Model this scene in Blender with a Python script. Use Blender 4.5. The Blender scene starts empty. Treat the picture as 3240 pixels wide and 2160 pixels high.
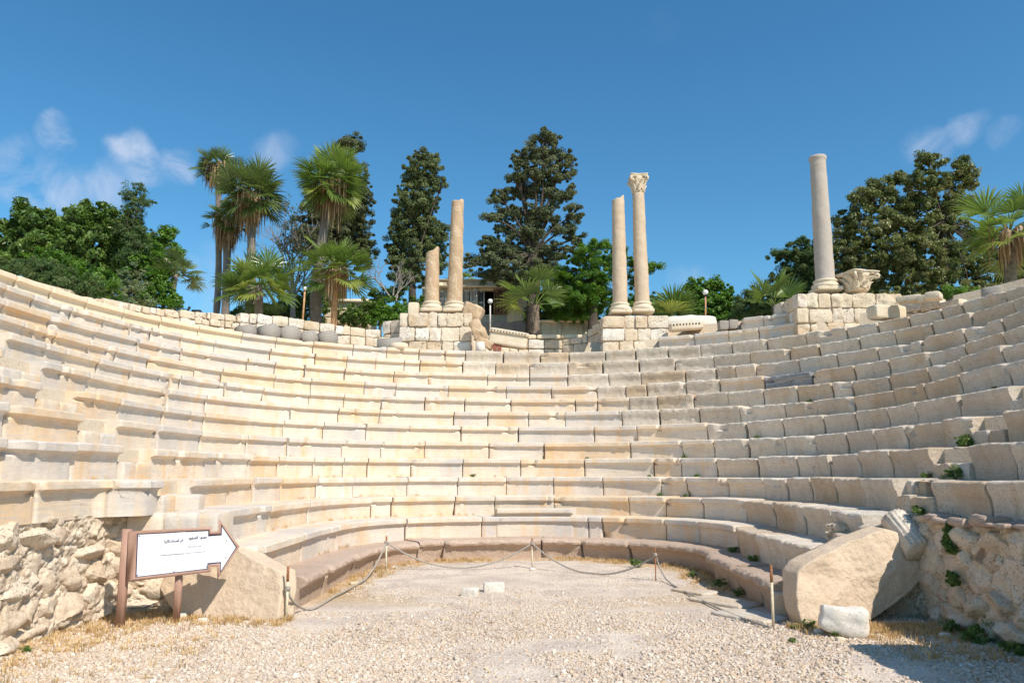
import bpy, math, random
import numpy as np
from mathutils import Vector, Matrix

# ------------------------------------------------------------------ camera
SC = bpy.context.scene
COL = SC.collection
FPX, PITCH = 2417.97, math.radians(7.0)          # focal length in photo pixels (3240 wide)
YS = 1500.064 - FPX * math.tan(PITCH)
CP, SP = math.cos(PITCH), math.sin(PITCH)
EYE = 1.65
cd = bpy.data.cameras.new('camera')
cam = bpy.data.objects.new('camera', cd); COL.objects.link(cam)
cam.location = (0, 0, EYE)
cam.rotation_euler = (math.radians(90) + PITCH, 0, 0)
cd.sensor_width = 36.0
cd.lens = FPX / 3240 * 36.0
cd.shift_y = (YS - 1080) / 3240
cd.clip_start = 0.05; cd.clip_end = 3000
SC.camera = cam

# ------------------------------------------------------------------ light
SUN_AZ, SUN_EL = math.radians(40), math.radians(47)   # azimuth to the right of straight behind the viewer
sd = Vector((math.sin(SUN_AZ) * math.cos(SUN_EL), -math.cos(SUN_AZ) * math.cos(SUN_EL), math.sin(SUN_EL)))
sl = bpy.data.lights.new('sun', 'SUN'); sl.energy = 5.0; sl.angle = math.radians(0.5); sl.color = (1.0, 0.925, 0.815)
so = bpy.data.objects.new('sun', sl); COL.objects.link(so)
so.rotation_euler = sd.to_track_quat('Z', 'Y').to_euler()
SC.view_settings.view_transform = 'Standard'; SC.view_settings.look = 'None'
SC.view_settings.exposure = 0.1; SC.view_settings.gamma = 1.0
SC.view_settings.use_curve_mapping = False

def ray(x, y):
    a = (x - 1620) / FPX; b = -(y - YS) / FPX
    return np.array([a, CP - SP * b, SP + CP * b])
def at(x, y, Y):                                  # point seen at photo pixel x,y at distance Y
    r = ray(x, y); return np.array([r[0] * Y / r[1], Y, EYE + r[2] * Y / r[1]])
def gz(x, y, z=0.0):
    r = ray(x, y); k = (z - EYE) / r[2]; return np.array([r[0] * k, r[1] * k, z])
def proj(X, Y, Z):
    Z = Z - EYE; f = CP * Y + SP * Z; u = -SP * Y + CP * Z
    return 1620 + FPX * X / f, YS - FPX * u / f, f

w = bpy.data.worlds.new('World'); SC.world = w; w.use_nodes = True
nt = w.node_tree; nt.nodes.clear()
N = nt.nodes.new; L = nt.links.new
out = N('ShaderNodeOutputWorld'); bg = N('ShaderNodeBackground'); sky = N('ShaderNodeTexSky')
sky.sky_type = 'NISHITA'; sky.sun_disc = False; sky.sun_elevation = SUN_EL
sky.sun_rotation = math.pi - SUN_AZ; sky.air_density = 1.0; sky.dust_density = 0.3; sky.ozone_density = 1.0
sky.altitude = 10
bg.inputs['Strength'].default_value = 0.115
tc = N('ShaderNodeTexCoord')
# wispy clouds at a few directions of the sky
nz = N('ShaderNodeTexNoise'); nz.inputs['Scale'].default_value = 16; nz.inputs['Detail'].default_value = 10; nz.inputs['Roughness'].default_value = 0.62; nz.inputs['Distortion'].default_value = .6
L(tc.outputs['Generated'], nz.inputs['Vector'])
nw = N('ShaderNodeTexNoise'); nw.inputs['Scale'].default_value = 14; nw.inputs['Detail'].default_value = 4
L(tc.outputs['Generated'], nw.inputs['Vector'])
wm = N('ShaderNodeVectorMath'); wm.operation = 'SUBTRACT'; wm.inputs[1].default_value = (.5, .5, .5)
L(nw.outputs['Color'], wm.inputs[0])
ws = N('ShaderNodeVectorMath'); ws.operation = 'MULTIPLY_ADD'; ws.inputs[1].default_value = (.06, .06, .06)
L(wm.outputs[0], ws.inputs[0]); L(tc.outputs['Generated'], ws.inputs[2])
nn = N('ShaderNodeVectorMath'); nn.operation = 'NORMALIZE'; L(ws.outputs[0], nn.inputs[0])
CL = [(50, 480, 45, .45), (175, 425, 40, .7), (60, 545, 70, .6), (150, 600, 70, .75), (250, 625, 60, .65), (350, 580, 60, .7), (430, 470, 50, .8),
      (475, 540, 50, .7), (570, 525, 40, .75), (875, 480, 55, .5), (660, 880, 90, .25), (2940, 470, 50, .5), (3035, 420, 42, .55), (3165, 420, 28, .3),
      (2175, 885, 45, .3), (2100, 60, 40, .03)]
acc = None
for (x, y, r, s) in CL:
    d = ray(x, y); d = d / np.linalg.norm(d)
    dp = N('ShaderNodeVectorMath'); dp.operation = 'DOT_PRODUCT'; dp.inputs[1].default_value = tuple(d); L(nn.outputs[0], dp.inputs[0])
    mr = N('ShaderNodeMapRange'); mr.interpolation_type = 'SMOOTHSTEP'
    mr.inputs['From Min'].default_value = math.cos(1.5 * r / FPX); mr.inputs['From Max'].default_value = 1.0
    mr.inputs['To Max'].default_value = s; L(dp.outputs['Value'], mr.inputs['Value'])
    if acc is None: acc = mr.outputs[0]
    else:
        m = N('ShaderNodeMath'); m.operation = 'MAXIMUM'; L(acc, m.inputs[0]); L(mr.outputs[0], m.inputs[1]); acc = m.outputs[0]
mr = N('ShaderNodeMapRange'); mr.inputs['From Min'].default_value = .36; mr.inputs['From Max'].default_value = .64; L(nz.outputs['Fac'], mr.inputs['Value'])
mm = N('ShaderNodeMath'); mm.operation = 'MULTIPLY'; L(acc, mm.inputs[0]); L(mr.outputs[0], mm.inputs[1])
mm2 = N('ShaderNodeMath'); mm2.operation = 'MULTIPLY'; L(mm.outputs[0], mm2.inputs[0]); mm2.inputs[1].default_value = 0.9; mm2.use_clamp = True
hs = N('ShaderNodeHueSaturation'); hs.inputs['Saturation'].default_value = 1.25; hs.inputs['Value'].default_value = 1.0
L(sky.outputs[0], hs.inputs['Color'])
mx = N('ShaderNodeMix'); mx.data_type = 'RGBA'
tn = N('ShaderNodeMix'); tn.data_type = 'RGBA'; tn.blend_type = 'MULTIPLY'; tn.inputs['Factor'].default_value = 1.0; tn.inputs['B'].default_value = (0.84, 1.25, 1.27, 1)
L(hs.outputs[0], tn.inputs['A']); L(mm2.outputs[0], mx.inputs['Factor']); L(tn.outputs['Result'], mx.inputs['A']); mx.inputs['B'].default_value = (5.2, 5.9, 7.3, 1)
L(mx.outputs['Result'], bg.inputs['Color']); L(bg.outputs[0], out.inputs[0])

# ------------------------------------------------------------------ helpers
rng = np.random.default_rng(7); random.seed(7)
def mesh(V, F, smooth=False, attr=None):
    """V (n,3); F = list of (m,k) int arrays or list of lists"""
    me = bpy.data.meshes.new('mesh')
    V = np.asarray(V, dtype=np.float32)
    if len(F) and isinstance(F[0], np.ndarray) and F[0].ndim == 2:
        blocks = [f for f in F if len(f)]
        me.vertices.add(len(V)); me.vertices.foreach_set('co', V.ravel())
        nl = sum(f.size for f in blocks); npoly = sum(len(f) for f in blocks)
        me.loops.add(nl); me.polygons.add(npoly)
        me.loops.foreach_set('vertex_index', np.concatenate([f.ravel() for f in blocks]).astype(np.int32))
        tot = np.concatenate([np.full(len(f), f.shape[1]) for f in blocks]).astype(np.int32)
        st = np.concatenate([[0], np.cumsum(tot)[:-1]]).astype(np.int32)
        me.polygons.foreach_set('loop_start', st); me.polygons.foreach_set('loop_total', tot)
        me.update(calc_edges=True); me.validate()
    else:
        me.from_pydata([tuple(map(float, v)) for v in V], [], [list(map(int, f)) for f in F]); me.update()
    if smooth:
        me.polygons.foreach_set('use_smooth', np.ones(len(me.polygons), bool))
    if attr is not None:
        a = me.attributes.new('rnd', 'FLOAT', 'POINT'); a.data.foreach_set('value', np.asarray(attr, dtype=np.float32))
    return me
class MB:                                          # collects geometry for ONE mesh
    def __init__(s): s.V = []; s.Q = {}; s.n = 0; s.A = []
    def add(s, V, *Fs, a=None):
        V = np.asarray(V, float).reshape(-1, 3)
        for f in Fs:
            f = np.asarray(f, int)
            if f.size: s.Q.setdefault(f.shape[1], []).append(f + s.n)
        s.V.append(V); s.n += len(V)
        s.A.append(np.full(len(V), random.random()) if a is None else (np.full(len(V), a) if np.isscalar(a) else np.asarray(a)))
        return s
    def polys(s, V, F, a=None):
        b = {}
        for f in F: b.setdefault(len(f), []).append(f)
        return s.add(V, *[np.array(v) for v in b.values()], a=a)
    def build(s, name, mat, parent=None, smooth=False):
        if not s.V: return None
        me = mesh(np.concatenate(s.V), [np.concatenate(v) for v in s.Q.values()], smooth, np.concatenate(s.A))
        return link(name, me, mat, parent)
def link(name, me, mat, parent=None):
    me.name = name
    if mat and not me.materials: me.materials.append(mat)
    o = bpy.data.objects.new(name, me); COL.objects.link(o)
    if parent is not None:
        o.parent = parent; o.matrix_parent_inverse = parent.matrix_world.inverted() if False else Matrix.Translation(-Vector(parent.location))
    return o
def tag(o, label=None, cat=None, group=None, kind=None):
    if label: o['label'] = label
    if cat: o['category'] = cat
    if group: o['group'] = group
    if kind: o['kind'] = kind
    return o
def thing(name, label, cat, loc=(0, 0, 0), group=None):
    o = bpy.data.objects.new(name, None); COL.objects.link(o); o.location = tuple(map(float, loc)); o.empty_display_size = .2
    return tag(o, label, cat, group)

def hsh(i, j, k, s):
    n = (i * 374761393 + j * 668265263 + k * 1274126177 + s * 974634541) & 0xFFFFFFFF
    n = ((n ^ (n >> 13)) * 1274126177) & 0xFFFFFFFF
    return ((n ^ (n >> 16)) & 0xFFFF) / 65535.0
def vnoise(P, s=0):
    P = np.asarray(P, float); I = np.floor(P).astype(np.int64); f = P - I; f = f * f * (3 - 2 * f)
    r = 0
    for a in (0, 1):
        for b in (0, 1):
            for c in (0, 1):
                w_ = (f[:, 0] if a else 1 - f[:, 0]) * (f[:, 1] if b else 1 - f[:, 1]) * (f[:, 2] if c else 1 - f[:, 2])
                r = r + w_ * hsh(I[:, 0] + a, I[:, 1] + b, I[:, 2] + c, s)
    return r * 2 - 1
def fbm(P, sc, s=0, o=3):
    r = 0; a = 1
    for k in range(o): r = r + a * vnoise(np.asarray(P) * sc, s + k * 17); a *= .5; sc *= 2.03
    return r / 1.75
def sstep(a, b, x): t = np.clip((x - a) / (b - a), 0, 1); return t * t * (3 - 2 * t)

def grid_faces(nu, nv, off=0):                     # nu x nv vertices
    i = np.arange(nu - 1)[:, None]; j = np.arange(nv - 1)[None, :]
    a = (i * nv + j).ravel(); return np.stack([a, a + nv, a + nv + 1, a + 1], 1) + off
def cube_grid(n):
    """unit cube surface as 6 grids, welded"""
    t = np.linspace(-1, 1, n + 1); V = []; F = []; o = 0
    for ax in range(3):
        for sg in (-1, 1):
            u, v = np.meshgrid(t, t, indexing='ij'); P = np.zeros((u.size, 3))
            P[:, ax] = sg; P[:, (ax + 1) % 3] = u.ravel() * sg; P[:, (ax + 2) % 3] = v.ravel()
            V.append(P); F.append(grid_faces(n + 1, n + 1, o)); o += len(P)
    return np.concatenate(V), np.concatenate(F)
CG = {n: cube_grid(n) for n in (2, 3, 4, 5, 8, 12, 16)}
def rock(c, size, rnd=.25, amp=.02, fr=6, seed=0, n=5, R=None, edge=.12):
    P, F = CG[n]
    P = P.copy(); S = P / np.linalg.norm(P, axis=1)[:, None] * 1.15
    # rounded box: pull in the edges and corners
    Q = np.sign(P) * np.abs(P)
    k = (np.abs(P) > .999).sum(1)
    Q = np.where((k >= 2)[:, None], Q * (1 - edge * .5 * (k[:, None] - 1)), Q)
    Q = Q * (1 - rnd) + S * rnd
    V = Q * (np.asarray(size) / 2)
    W = V + np.asarray(c)
    nrm = P / np.linalg.norm(P, axis=1)[:, None]
    d = fbm(W + seed * 3.17, fr, seed, 3) * amp
    V = V + nrm * d[:, None]
    if R is not None: V = V @ np.asarray(R).T
    return V + np.asarray(c), F
def rotz(a): c, s = math.cos(a), math.sin(a); return np.array([[c, -s, 0], [s, c, 0], [0, 0, 1.]])
def rotx(a): c, s = math.cos(a), math.sin(a); return np.array([[1, 0, 0], [0, c, -s], [0, s, c]])
def roty(a): c, s = math.cos(a), math.sin(a); return np.array([[c, 0, s], [0, 1, 0], [-s, 0, c]])
def tube(path, rad, n=8, cap=True):
    P = np.asarray(path, float); m = len(P); rad = np.broadcast_to(rad, (m,))
    T = np.gradient(P, axis=0); T /= np.linalg.norm(T, axis=1)[:, None] + 1e-12
    up = np.array([0, 0, 1.]) if abs(T[0][2]) < .9 else np.array([1., 0, 0])
    V = []
    for i in range(m):
        a = np.cross(up, T[i]); a /= np.linalg.norm(a) + 1e-12; b = np.cross(T[i], a); up = b
        th = np.linspace(0, 2 * np.pi, n, endpoint=False)
        V.append(P[i] + rad[i] * (np.cos(th)[:, None] * a + np.sin(th)[:, None] * b))
    V = np.concatenate(V); F = []
    for i in range(m - 1):
        for j in range(n): k = (j + 1) % n; F.append([i * n + j, i * n + k, (i + 1) * n + k, (i + 1) * n + j])
    if cap:
        V = np.vstack([V, P[0], P[-1]]); c0, c1 = m * n, m * n + 1
        T3 = [[c0, (j + 1) % n, j] for j in range(n)] + [[c1, (m - 1) * n + j, (m - 1) * n + (j + 1) % n] for j in range(n)]
        return V, np.array(F), np.array(T3)
    return V, np.array(F)
def lathe(prof, n=28, c=(0, 0, 0), cap=True):
    prof = np.asarray(prof, float); m = len(prof); th = np.linspace(0, 2 * np.pi, n, endpoint=False)
    V = np.stack([np.outer(prof[:, 0], np.cos(th)), np.outer(prof[:, 0], np.sin(th)), np.repeat(prof[:, 1][:, None], n, 1)], -1).reshape(-1, 3)
    F = [[i * n + j, i * n + (j + 1) % n, (i + 1) * n + (j + 1) % n, (i + 1) * n + j] for i in range(m - 1) for j in range(n)]
    T = []
    if cap:
        V = np.vstack([V, [0, 0, prof[0, 1]], [0, 0, prof[-1, 1]]]); a, b = m * n, m * n + 1
        T = [[a, (j + 1) % n, j] for j in range(n)] + [[b, (m - 1) * n + j, (m - 1) * n + (j + 1) % n] for j in range(n)]
    return V + np.asarray(c), np.array(F), np.array(T).reshape(-1, 3)
def box(c, s, R=None):
    V = np.array([[x, y, z] for x in (-.5, .5) for y in (-.5, .5) for z in (-.5, .5)]) * np.asarray(s)
    if R is not None: V = V @ np.asarray(R).T
    return V + np.asarray(c), np.array([[0, 1, 3, 2], [4, 6, 7, 5], [0, 4, 5, 1], [2, 3, 7, 6], [0, 2, 6, 4], [1, 5, 7, 3]])
def prism(pts, thick, R, o):
    """2D outline (x,z) in a plane, extruded along +y, then rotated/moved"""
    n = len(pts); V = np.array([[x, 0, z] for x, z in pts] + [[x, thick, z] for x, z in pts], float)
    F = [list(range(n)), list(range(2 * n - 1, n - 1, -1))] + [[i + n, (i + 1) % n + n, (i + 1) % n, i] for i in range(n)]
    return V @ np.asarray(R).T + np.asarray(o), F

# ------------------------------------------------------------------ materials
def mat(name):
    m = bpy.data.materials.new(name); m.use_nodes = True; t = m.node_tree
    b = t.nodes['Principled BSDF']; b.inputs['Roughness'].default_value = .85; b.inputs['Specular IOR Level'].default_value = .25
    return m, t, b
class NB:
    def __init__(s, t): s.t = t
    def n(s, ty, **k):
        x = s.t.nodes.new(ty)
        for a, v in k.items(): setattr(x, a, v)
        return x
    def l(s, a, b): s.t.links.new(a, b)
    def coord(s, scale=(1, 1, 1), rand=0.0):
        c = s.n('ShaderNodeTexCoord'); mp = s.n('ShaderNodeMapping'); mp.inputs['Scale'].default_value = scale
        if rand:
            oi = s.n('ShaderNodeObjectInfo'); v = s.n('ShaderNodeVectorMath', operation='SCALE'); v.inputs[0].default_value = (rand, rand * 1.7, rand * .6)
            s.l(oi.outputs['Random'], v.inputs['Scale']); a = s.n('ShaderNodeVectorMath', operation='ADD'); s.l(v.outputs[0], a.inputs[0]); s.l(c.outputs['Object'], a.inputs[1]); s.l(a.outputs[0], mp.inputs['Vector'])
        else: s.l(c.outputs['Object'], mp.inputs['Vector'])
        return mp.outputs[0]
    def noise(s, vec, sc, det=4, rough=.55, dist=0):
        x = s.n('ShaderNodeTexNoise'); x.inputs['Scale'].default_value = sc; x.inputs['Detail'].default_value = det
        x.inputs['Roughness'].default_value = rough; x.inputs['Distortion'].default_value = dist; s.l(vec, x.inputs['Vector']); return x.outputs['Fac']
    def ramp(s, f, stops):
        r = s.n('ShaderNodeValToRGB'); e = r.color_ramp.elements
        while len(e) < len(stops): e.new(.5)
        for i, (p, c) in enumerate(stops): e[i].position = p; e[i].color = (c[0], c[1], c[2], 1) if not np.isscalar(c) else (c, c, c, 1)
        s.l(f, r.inputs[0]); return r.outputs[0]
    def mix(s, f, a, b, mode='MIX'):
        m = s.n('ShaderNodeMix', data_type='RGBA', blend_type=mode)
        for k, v in (('Factor', f), ('A', a), ('B', b)):
            if hasattr(v, 'links') or hasattr(v, 'is_linked'): s.l(v, m.inputs[k])
            elif k == 'Factor': m.inputs[k].default_value = v
            else: m.inputs[k].default_value = (v[0], v[1], v[2], 1)
        return m.outputs['Result']
    def bump(s, h, st, dist, prev=None):
        b = s.n('ShaderNodeBump'); b.inputs['Strength'].default_value = st; b.inputs['Distance'].default_value = dist; s.l(h, b.inputs['Height'])
        if prev: s.l(prev, b.inputs['Normal'])
        return b.outputs[0]
def stone_mat(name, tints, streak=.35, streak_col=(.56, .33, .13), pit=.5, vein=0.3, vein_col=(.42, .40, .37), bumps=(.3, .6), pitscale=38, rough=.9, perobj=True, attr=False, big=1.1, crack=0):
    m, t, b = mat(name); q = NB(t)
    v = q.coord((1, 1, 1), 40)
    if perobj or attr:
        if attr:
            a_ = q.n('ShaderNodeAttribute', attribute_name='rnd'); f = a_.outputs['Fac']
        else:
            oi = q.n('ShaderNodeObjectInfo'); f = oi.outputs['Random']
        nz_ = q.noise(v, big, 3)
        ad = q.n('ShaderNodeMath', operation='MULTIPLY_ADD'); q.l(nz_, ad.inputs[0]); ad.inputs[1].default_value = .8; q.l(f, ad.inputs[2])
        s_ = q.n('ShaderNodeMath', operation='MULTIPLY_ADD'); q.l(ad.outputs[0], s_.inputs[0]); s_.inputs[1].default_value = .9; s_.inputs[2].default_value = -.31
        f = s_.outputs[0]
    else: f = q.noise(v, big, 5, .6)
    c = q.ramp(f, [(i / (len(tints) - 1), tt) for i, tt in enumerate(tints)])
    if vein:
        sv = q.coord((.7, .7, 7), 40); vn = q.noise(sv, 2.2, 6, .6, 1.2)
        c = q.mix(q.ramp(vn, [(.48, 0), (.60, vein), (.66, 0)]), c, vein_col)
    if streak:
        sv = q.coord((3.2, 3.2, .5), 40); sn = q.noise(sv, 1.5, 3)
        c = q.mix(q.ramp(sn, [(.52, 0), (.75, streak)]), c, streak_col)
    fine = q.noise(v, 60, 4, .7); c = q.mix(q.ramp(fine, [(.3, .3 * min(.7, pit)), (.6, 0)]), c, (.16, .11, .07))
    med = q.noise(v, 9, 5, .65); c = q.mix(q.ramp(med, [(.3, .08 + .2 * min(.8, pit)), (.55, 0)]), c, (.34, .25, .16))
    h = q.noise(v, 16, 6, .7)
    if crack:
        wv = q.n('ShaderNodeTexNoise'); wv.inputs['Scale'].default_value = 3.5; wv.inputs['Detail'].default_value = 5; q.l(v, wv.inputs['Vector'])
        va = q.n('ShaderNodeVectorMath', operation='MULTIPLY_ADD'); va.inputs[1].default_value = (.35, .35, .35); q.l(wv.outputs['Color'], va.inputs[0]); q.l(v, va.inputs[2])
        ve = q.n('ShaderNodeTexVoronoi', feature='DISTANCE_TO_EDGE'); ve.inputs['Scale'].default_value = 1.15; q.l(va.outputs[0], ve.inputs['Vector'])
        cm = q.mix(1.0, q.ramp(ve.outputs['Distance'], [(0, 1), (.002, 1), (.007, 0)]), q.ramp(q.noise(v, 1.0, 3), [(.62, 0), (.68, crack)]), 'MULTIPLY')
        c = q.mix(cm, c, (.10, .065, .04))
        # broad grey weathering with soft ragged borders
        c = q.mix(q.ramp(q.noise(v, 1.9, 7, .68, .6), [(.52, 0), (.62, crack * .30)]), c, (.44, .40, .35))
    if pit:
        vo = q.n('ShaderNodeTexNoise'); vo.inputs['Scale'].default_value = pitscale; vo.inputs['Detail'].default_value = 2; q.l(v, vo.inputs['Vector'])
        pm = q.ramp(vo.outputs['Fac'], [(.0, 1), (.34, 1), (.42, 0)])
        msk = q.ramp(q.noise(v, 2.3, 2), [(.4, .25), (.6, 1)])
        pp = q.mix(1.0, pm, msk, 'MULTIPLY'); c = q.mix(q.mix(1.0, pp, (pit, pit, pit), 'MULTIPLY'), c, (.12, .08, .05))
        n1 = q.bump(pp, -0.6 * min(1, pit * 2), .012)
    else: n1 = None
    n2 = q.bump(h, bumps[0], .02, n1); n3 = q.bump(q.noise(v, 90, 3, .7), bumps[1] * .5, .004, n2)
    q.l(n3, b.inputs['Normal']); q.l(c, b.inputs['Base Color']); b.inputs['Roughness'].default_value = rough
    return m
M = {}
M['marble'] = stone_mat('cream_marble', [(.57, .525, .48), (.71, .60, .48), (.77, .655, .52), (.72, .53, .34), (.73, .63, .53), (.60, .54, .48), (.78, .69, .575)], streak=.6, streak_col=(.72, .45, .20), pit=.15, vein=.5, vein_col=(.50, .48, .46), bumps=(.3, .35), crack=.5)
M['newstone'] = stone_mat('smooth_yellow_limestone', [(.74, .58, .40), (.79, .65, .47), (.77, .61, .43)], streak=.2, pit=.1, vein=0, bumps=(.1, .25))
M['rough'] = stone_mat('weathered_limestone', [(.58, .495, .40), (.69, .59, .475), (.78, .685, .57), (.62, .47, .32), (.67, .58, .48), (.74, .66, .56)], streak=.4, streak_col=(.46, .31, .16), pit=.55, vein=.2, bumps=(.9, 1.), crack=.7, pitscale=55)
M['greymarble'] = stone_mat('blue_grey_marble', [(.30, .31, .33), (.45, .45, .45)], streak=.2, pit=.2, vein=.8, vein_col=(.10, .11, .13), bumps=(.4, .5))
M['granite'] = stone_mat('pink_granite', [(.47, .345, .265), (.57, .435, .345), (.52, .39, .30)], streak=.2, pit=.8, vein=0, bumps=(1., 1.6), pitscale=75)
M['masonry'] = stone_mat('pale_ashlar', [(.76, .67, .55), (.72, .58, .42), (.79, .68, .53), (.64, .48, .32), (.84, .78, .69), (.70, .58, .46)], streak=.2, pit=.85, vein=0, bumps=(.7, .8), perobj=False, attr=True, pitscale=26)
M['mortar'] = stone_mat('mortar', [(.52, .42, .30), (.62, .52, .40)], streak=.2, pit=.5, vein=0, perobj=False, bumps=(.8, .8))
M['rubble'] = stone_mat('rubble_and_earth', [(.36, .255, .175), (.66, .53, .39), (.78, .66, .52), (.64, .50, .36), (.74, .62, .49)], streak=.12, pit=.7, vein=0, perobj=False, attr=True, bumps=(.9, 1.), big=3)
M['slab'] = stone_mat('tooled_sandstone', [(.62, .475, .335), (.73, .575, .42), (.67, .515, .37), (.76, .62, .48)], streak=.3, streak_col=(.50, .36, .24), pit=.4, vein=0, perobj=False, bumps=(1., 1.6), pitscale=85, crack=.35, big=2.)
M['shaft'] = stone_mat('brown_veined_shaft', [(.62, .46, .32), (.70, .54, .38), (.60, .44, .31)], streak=.2, pit=.25, vein=0, perobj=False, bumps=(.35, .5))
M['shaftgrey'] = stone_mat('grey_granite_shaft', [(.44, .38, .33), (.52, .46, .40)], streak=.15, pit=.4, vein=0, perobj=False, bumps=(.3, .7), pitscale=60)
M['shaftpale'] = stone_mat('pale_marble_shaft', [(.50, .385, .27), (.60, .47, .34), (.46, .34, .235)], streak=.5, streak_col=(.52, .36, .22), pit=.25, vein=0, perobj=False, bumps=(.35, .5))
M['drumgrey'] = stone_mat('dark_grey_granite', [(.27, .245, .215), (.40, .365, .325)], streak=0, pit=.5, vein=0, perobj=False, bumps=(.5, 1.), pitscale=60)
M['carved'] = stone_mat('carved_limestone', [(.66, .54, .39), (.73, .62, .47), (.56, .42, .28)], streak=.25, pit=.4, vein=0, perobj=False, bumps=(.5, .6))
M['white'] = stone_mat('white_stone', [(.72, .66, .57), (.80, .74, .66)], streak=.1, pit=.3, vein=.1, perobj=False, bumps=(.6, .5))
M['plaster'] = stone_mat('house_plaster', [(.72, .60, .42), (.78, .66, .48)], streak=.3, pit=.2, vein=0, perobj=False, bumps=(.3, .4))

def veined(name, base, vein_c, scale):             # swirling veins of the two brown shafts
    m, t, b = mat(name); q = NB(t); v = q.coord((1, 1, .55))
    wv = q.n('ShaderNodeTexWave', wave_type='BANDS', bands_direction='DIAGONAL'); wv.inputs['Scale'].default_value = scale; wv.inputs['Distortion'].default_value = 9
    wv.inputs['Detail'].default_value = 4; wv.inputs['Detail Scale'].default_value = 1.6; q.l(v, wv.inputs['Vector'])
    c = q.ramp(q.noise(v, 3, 5), [(.3, base), (.7, tuple(x * 1.18 for x in base))])
    c = q.mix(q.ramp(wv.outputs['Fac'], [(.62, 0), (.82, .55), (.95, .1)]), c, vein_c)
    c = q.mix(q.ramp(q.noise(v, 30, 5, .7), [(.3, .35), (.6, 0)]), c, (.25, .16, .09))
    q.l(c, b.inputs['Base Color']); q.l(q.bump(q.noise(v, 25, 6, .7), .5, .015), b.inputs['Normal']); return m
M['shaft'] = veined('brown_veined_shaft', (.47, .33, .21), (.80, .66, .46), 1.5)

def flat(name, col, rough=.6, metal=0, var=.15, sc=8, spec=.3):
    m, t, b = mat(name); q = NB(t); v = q.coord(); c = q.ramp(q.noise(v, sc, 5, .6), [(.3, tuple(x * (1 - var) for x in col)), (.7, tuple(min(1, x * (1 + var)) for x in col))])
    q.l(c, b.inputs['Base Color']); b.inputs['Roughness'].default_value = rough; b.inputs['Metallic'].default_value = metal; b.inputs['Specular IOR Level'].default_value = spec; return m
M['signframe'] = flat('brown_painted_metal', (.42, .255, .19), .5, var=.12, sc=5)
M['signboard'] = flat('white_sign_board', (.80, .81, .82), .4, var=.03)
M['paper'] = flat('white_paper', (.74, .75, .80), .7, var=.06, sc=14)
M['blueline'] = flat('dark_blue_edge', (.03, .035, .12), .5)
M['ink'] = flat('black_ink', (.04, .04, .045), .8)
M['ghost'] = flat('faded_lettering', (.72, .725, .73), .5, var=.03)
M['screw'] = flat('dark_screw', (.05, .05, .05), .4, .6)
M['rope'] = flat('grey_hemp_rope', (.38, .34, .29), .95, var=.35, sc=60)
M['ironpale'] = flat('pale_painted_iron_post', (.66, .56, .40), .6, var=.25, sc=25)
M['rust'] = flat('rusty_iron', (.30, .13, .06), .8, var=.4, sc=30)
M['poleorange'] = flat('rusty_orange_pole', (.50, .27, .13), .7, var=.3, sc=12)
M['polewhite'] = flat('weathered_white_pole', (.62, .57, .52), .7, var=.3, sc=14)
M['globe'] = flat('white_glass_globe', (.78, .77, .74), .25, var=.04, spec=.6)
M['black'] = flat('black_metal', (.02, .022, .026), .5)
M['shutter'] = flat('grey_white_shutter', (.46, .46, .45), .6, var=.12)
M['winframe'] = flat('white_window_frame', (.62, .62, .60), .5, var=.1)
M['shutterbrown'] = flat('brown_shutter', (.20, .12, .08), .6, var=.2)
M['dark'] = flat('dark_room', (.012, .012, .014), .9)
M['greyband'] = flat('grey_cement_band', (.30, .28, .26), .9, var=.2, sc=3)
M['brick'] = flat('red_brick', (.35, .13, .09), .9, var=.3, sc=12)
M['glass'] = flat('window_glass', (.10, .13, .16), .08, var=.2, spec=.8)
M['bark'] = flat('brown_bark', (.20, .15, .11), .95, var=.4, sc=10)
M['greybark'] = flat('grey_bark', (.28, .25, .22), .95, var=.35, sc=14)
M['darkbark'] = flat('dark_bark', (.085, .065, .05), .95, var=.4, sc=10)
def palm_bark():
    m, t, b = mat('ringed_palm_bark'); q = NB(t); v = q.coord()
    wv = q.n('ShaderNodeTexWave', bands_direction='Z'); wv.inputs['Scale'].default_value = 7; wv.inputs['Distortion'].default_value = 3; wv.inputs['Detail'].default_value = 3; q.l(v, wv.inputs['Vector'])
    c = q.ramp(wv.outputs['Fac'], [(.1, (.15, .12, .10)), (.5, (.30, .25, .215)), (.9, (.24, .20, .17))]); c = q.mix(.4, c, q.ramp(q.noise(v, 6, 4), [(.3, (.14, .11, .09)), (.7, (.36, .31, .27))]))
    q.l(c, b.inputs['Base Color']); q.l(q.bump(wv.outputs['Fac'], .5, .02), b.inputs['Normal']); return m
M['palmbark'] = palm_bark()
def leaf_mat(name, cols, trans=.3, rough=.5, spec=.35):
    m, t, b = mat(name); q = NB(t)
    a = q.n('ShaderNodeAttribute', attribute_name='rnd'); c = q.ramp(a.outputs['Fac'], [(i / (len(cols) - 1), x) for i, x in enumerate(cols)])
    q.l(c, b.inputs['Base Color']); b.inputs['Roughness'].default_value = rough; b.inputs['Specular IOR Level'].default_value = spec
    tr = q.n('ShaderNodeBsdfTranslucent'); hs_ = q.n('ShaderNodeHueSaturation'); hs_.inputs['Value'].default_value = 1.6; hs_.inputs['Saturation'].default_value = 1.1; q.l(c, hs_.inputs['Color']); q.l(hs_.outputs[0], tr.inputs['Color'])
    ms = q.n('ShaderNodeMixShader'); ms.inputs[0].default_value = trans; q.l(b.outputs[0], ms.inputs[1]); q.l(tr.outputs[0], ms.inputs[2])
    q.l(ms.outputs[0], t.nodes['Material Output'].inputs['Surface']); return m
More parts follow.
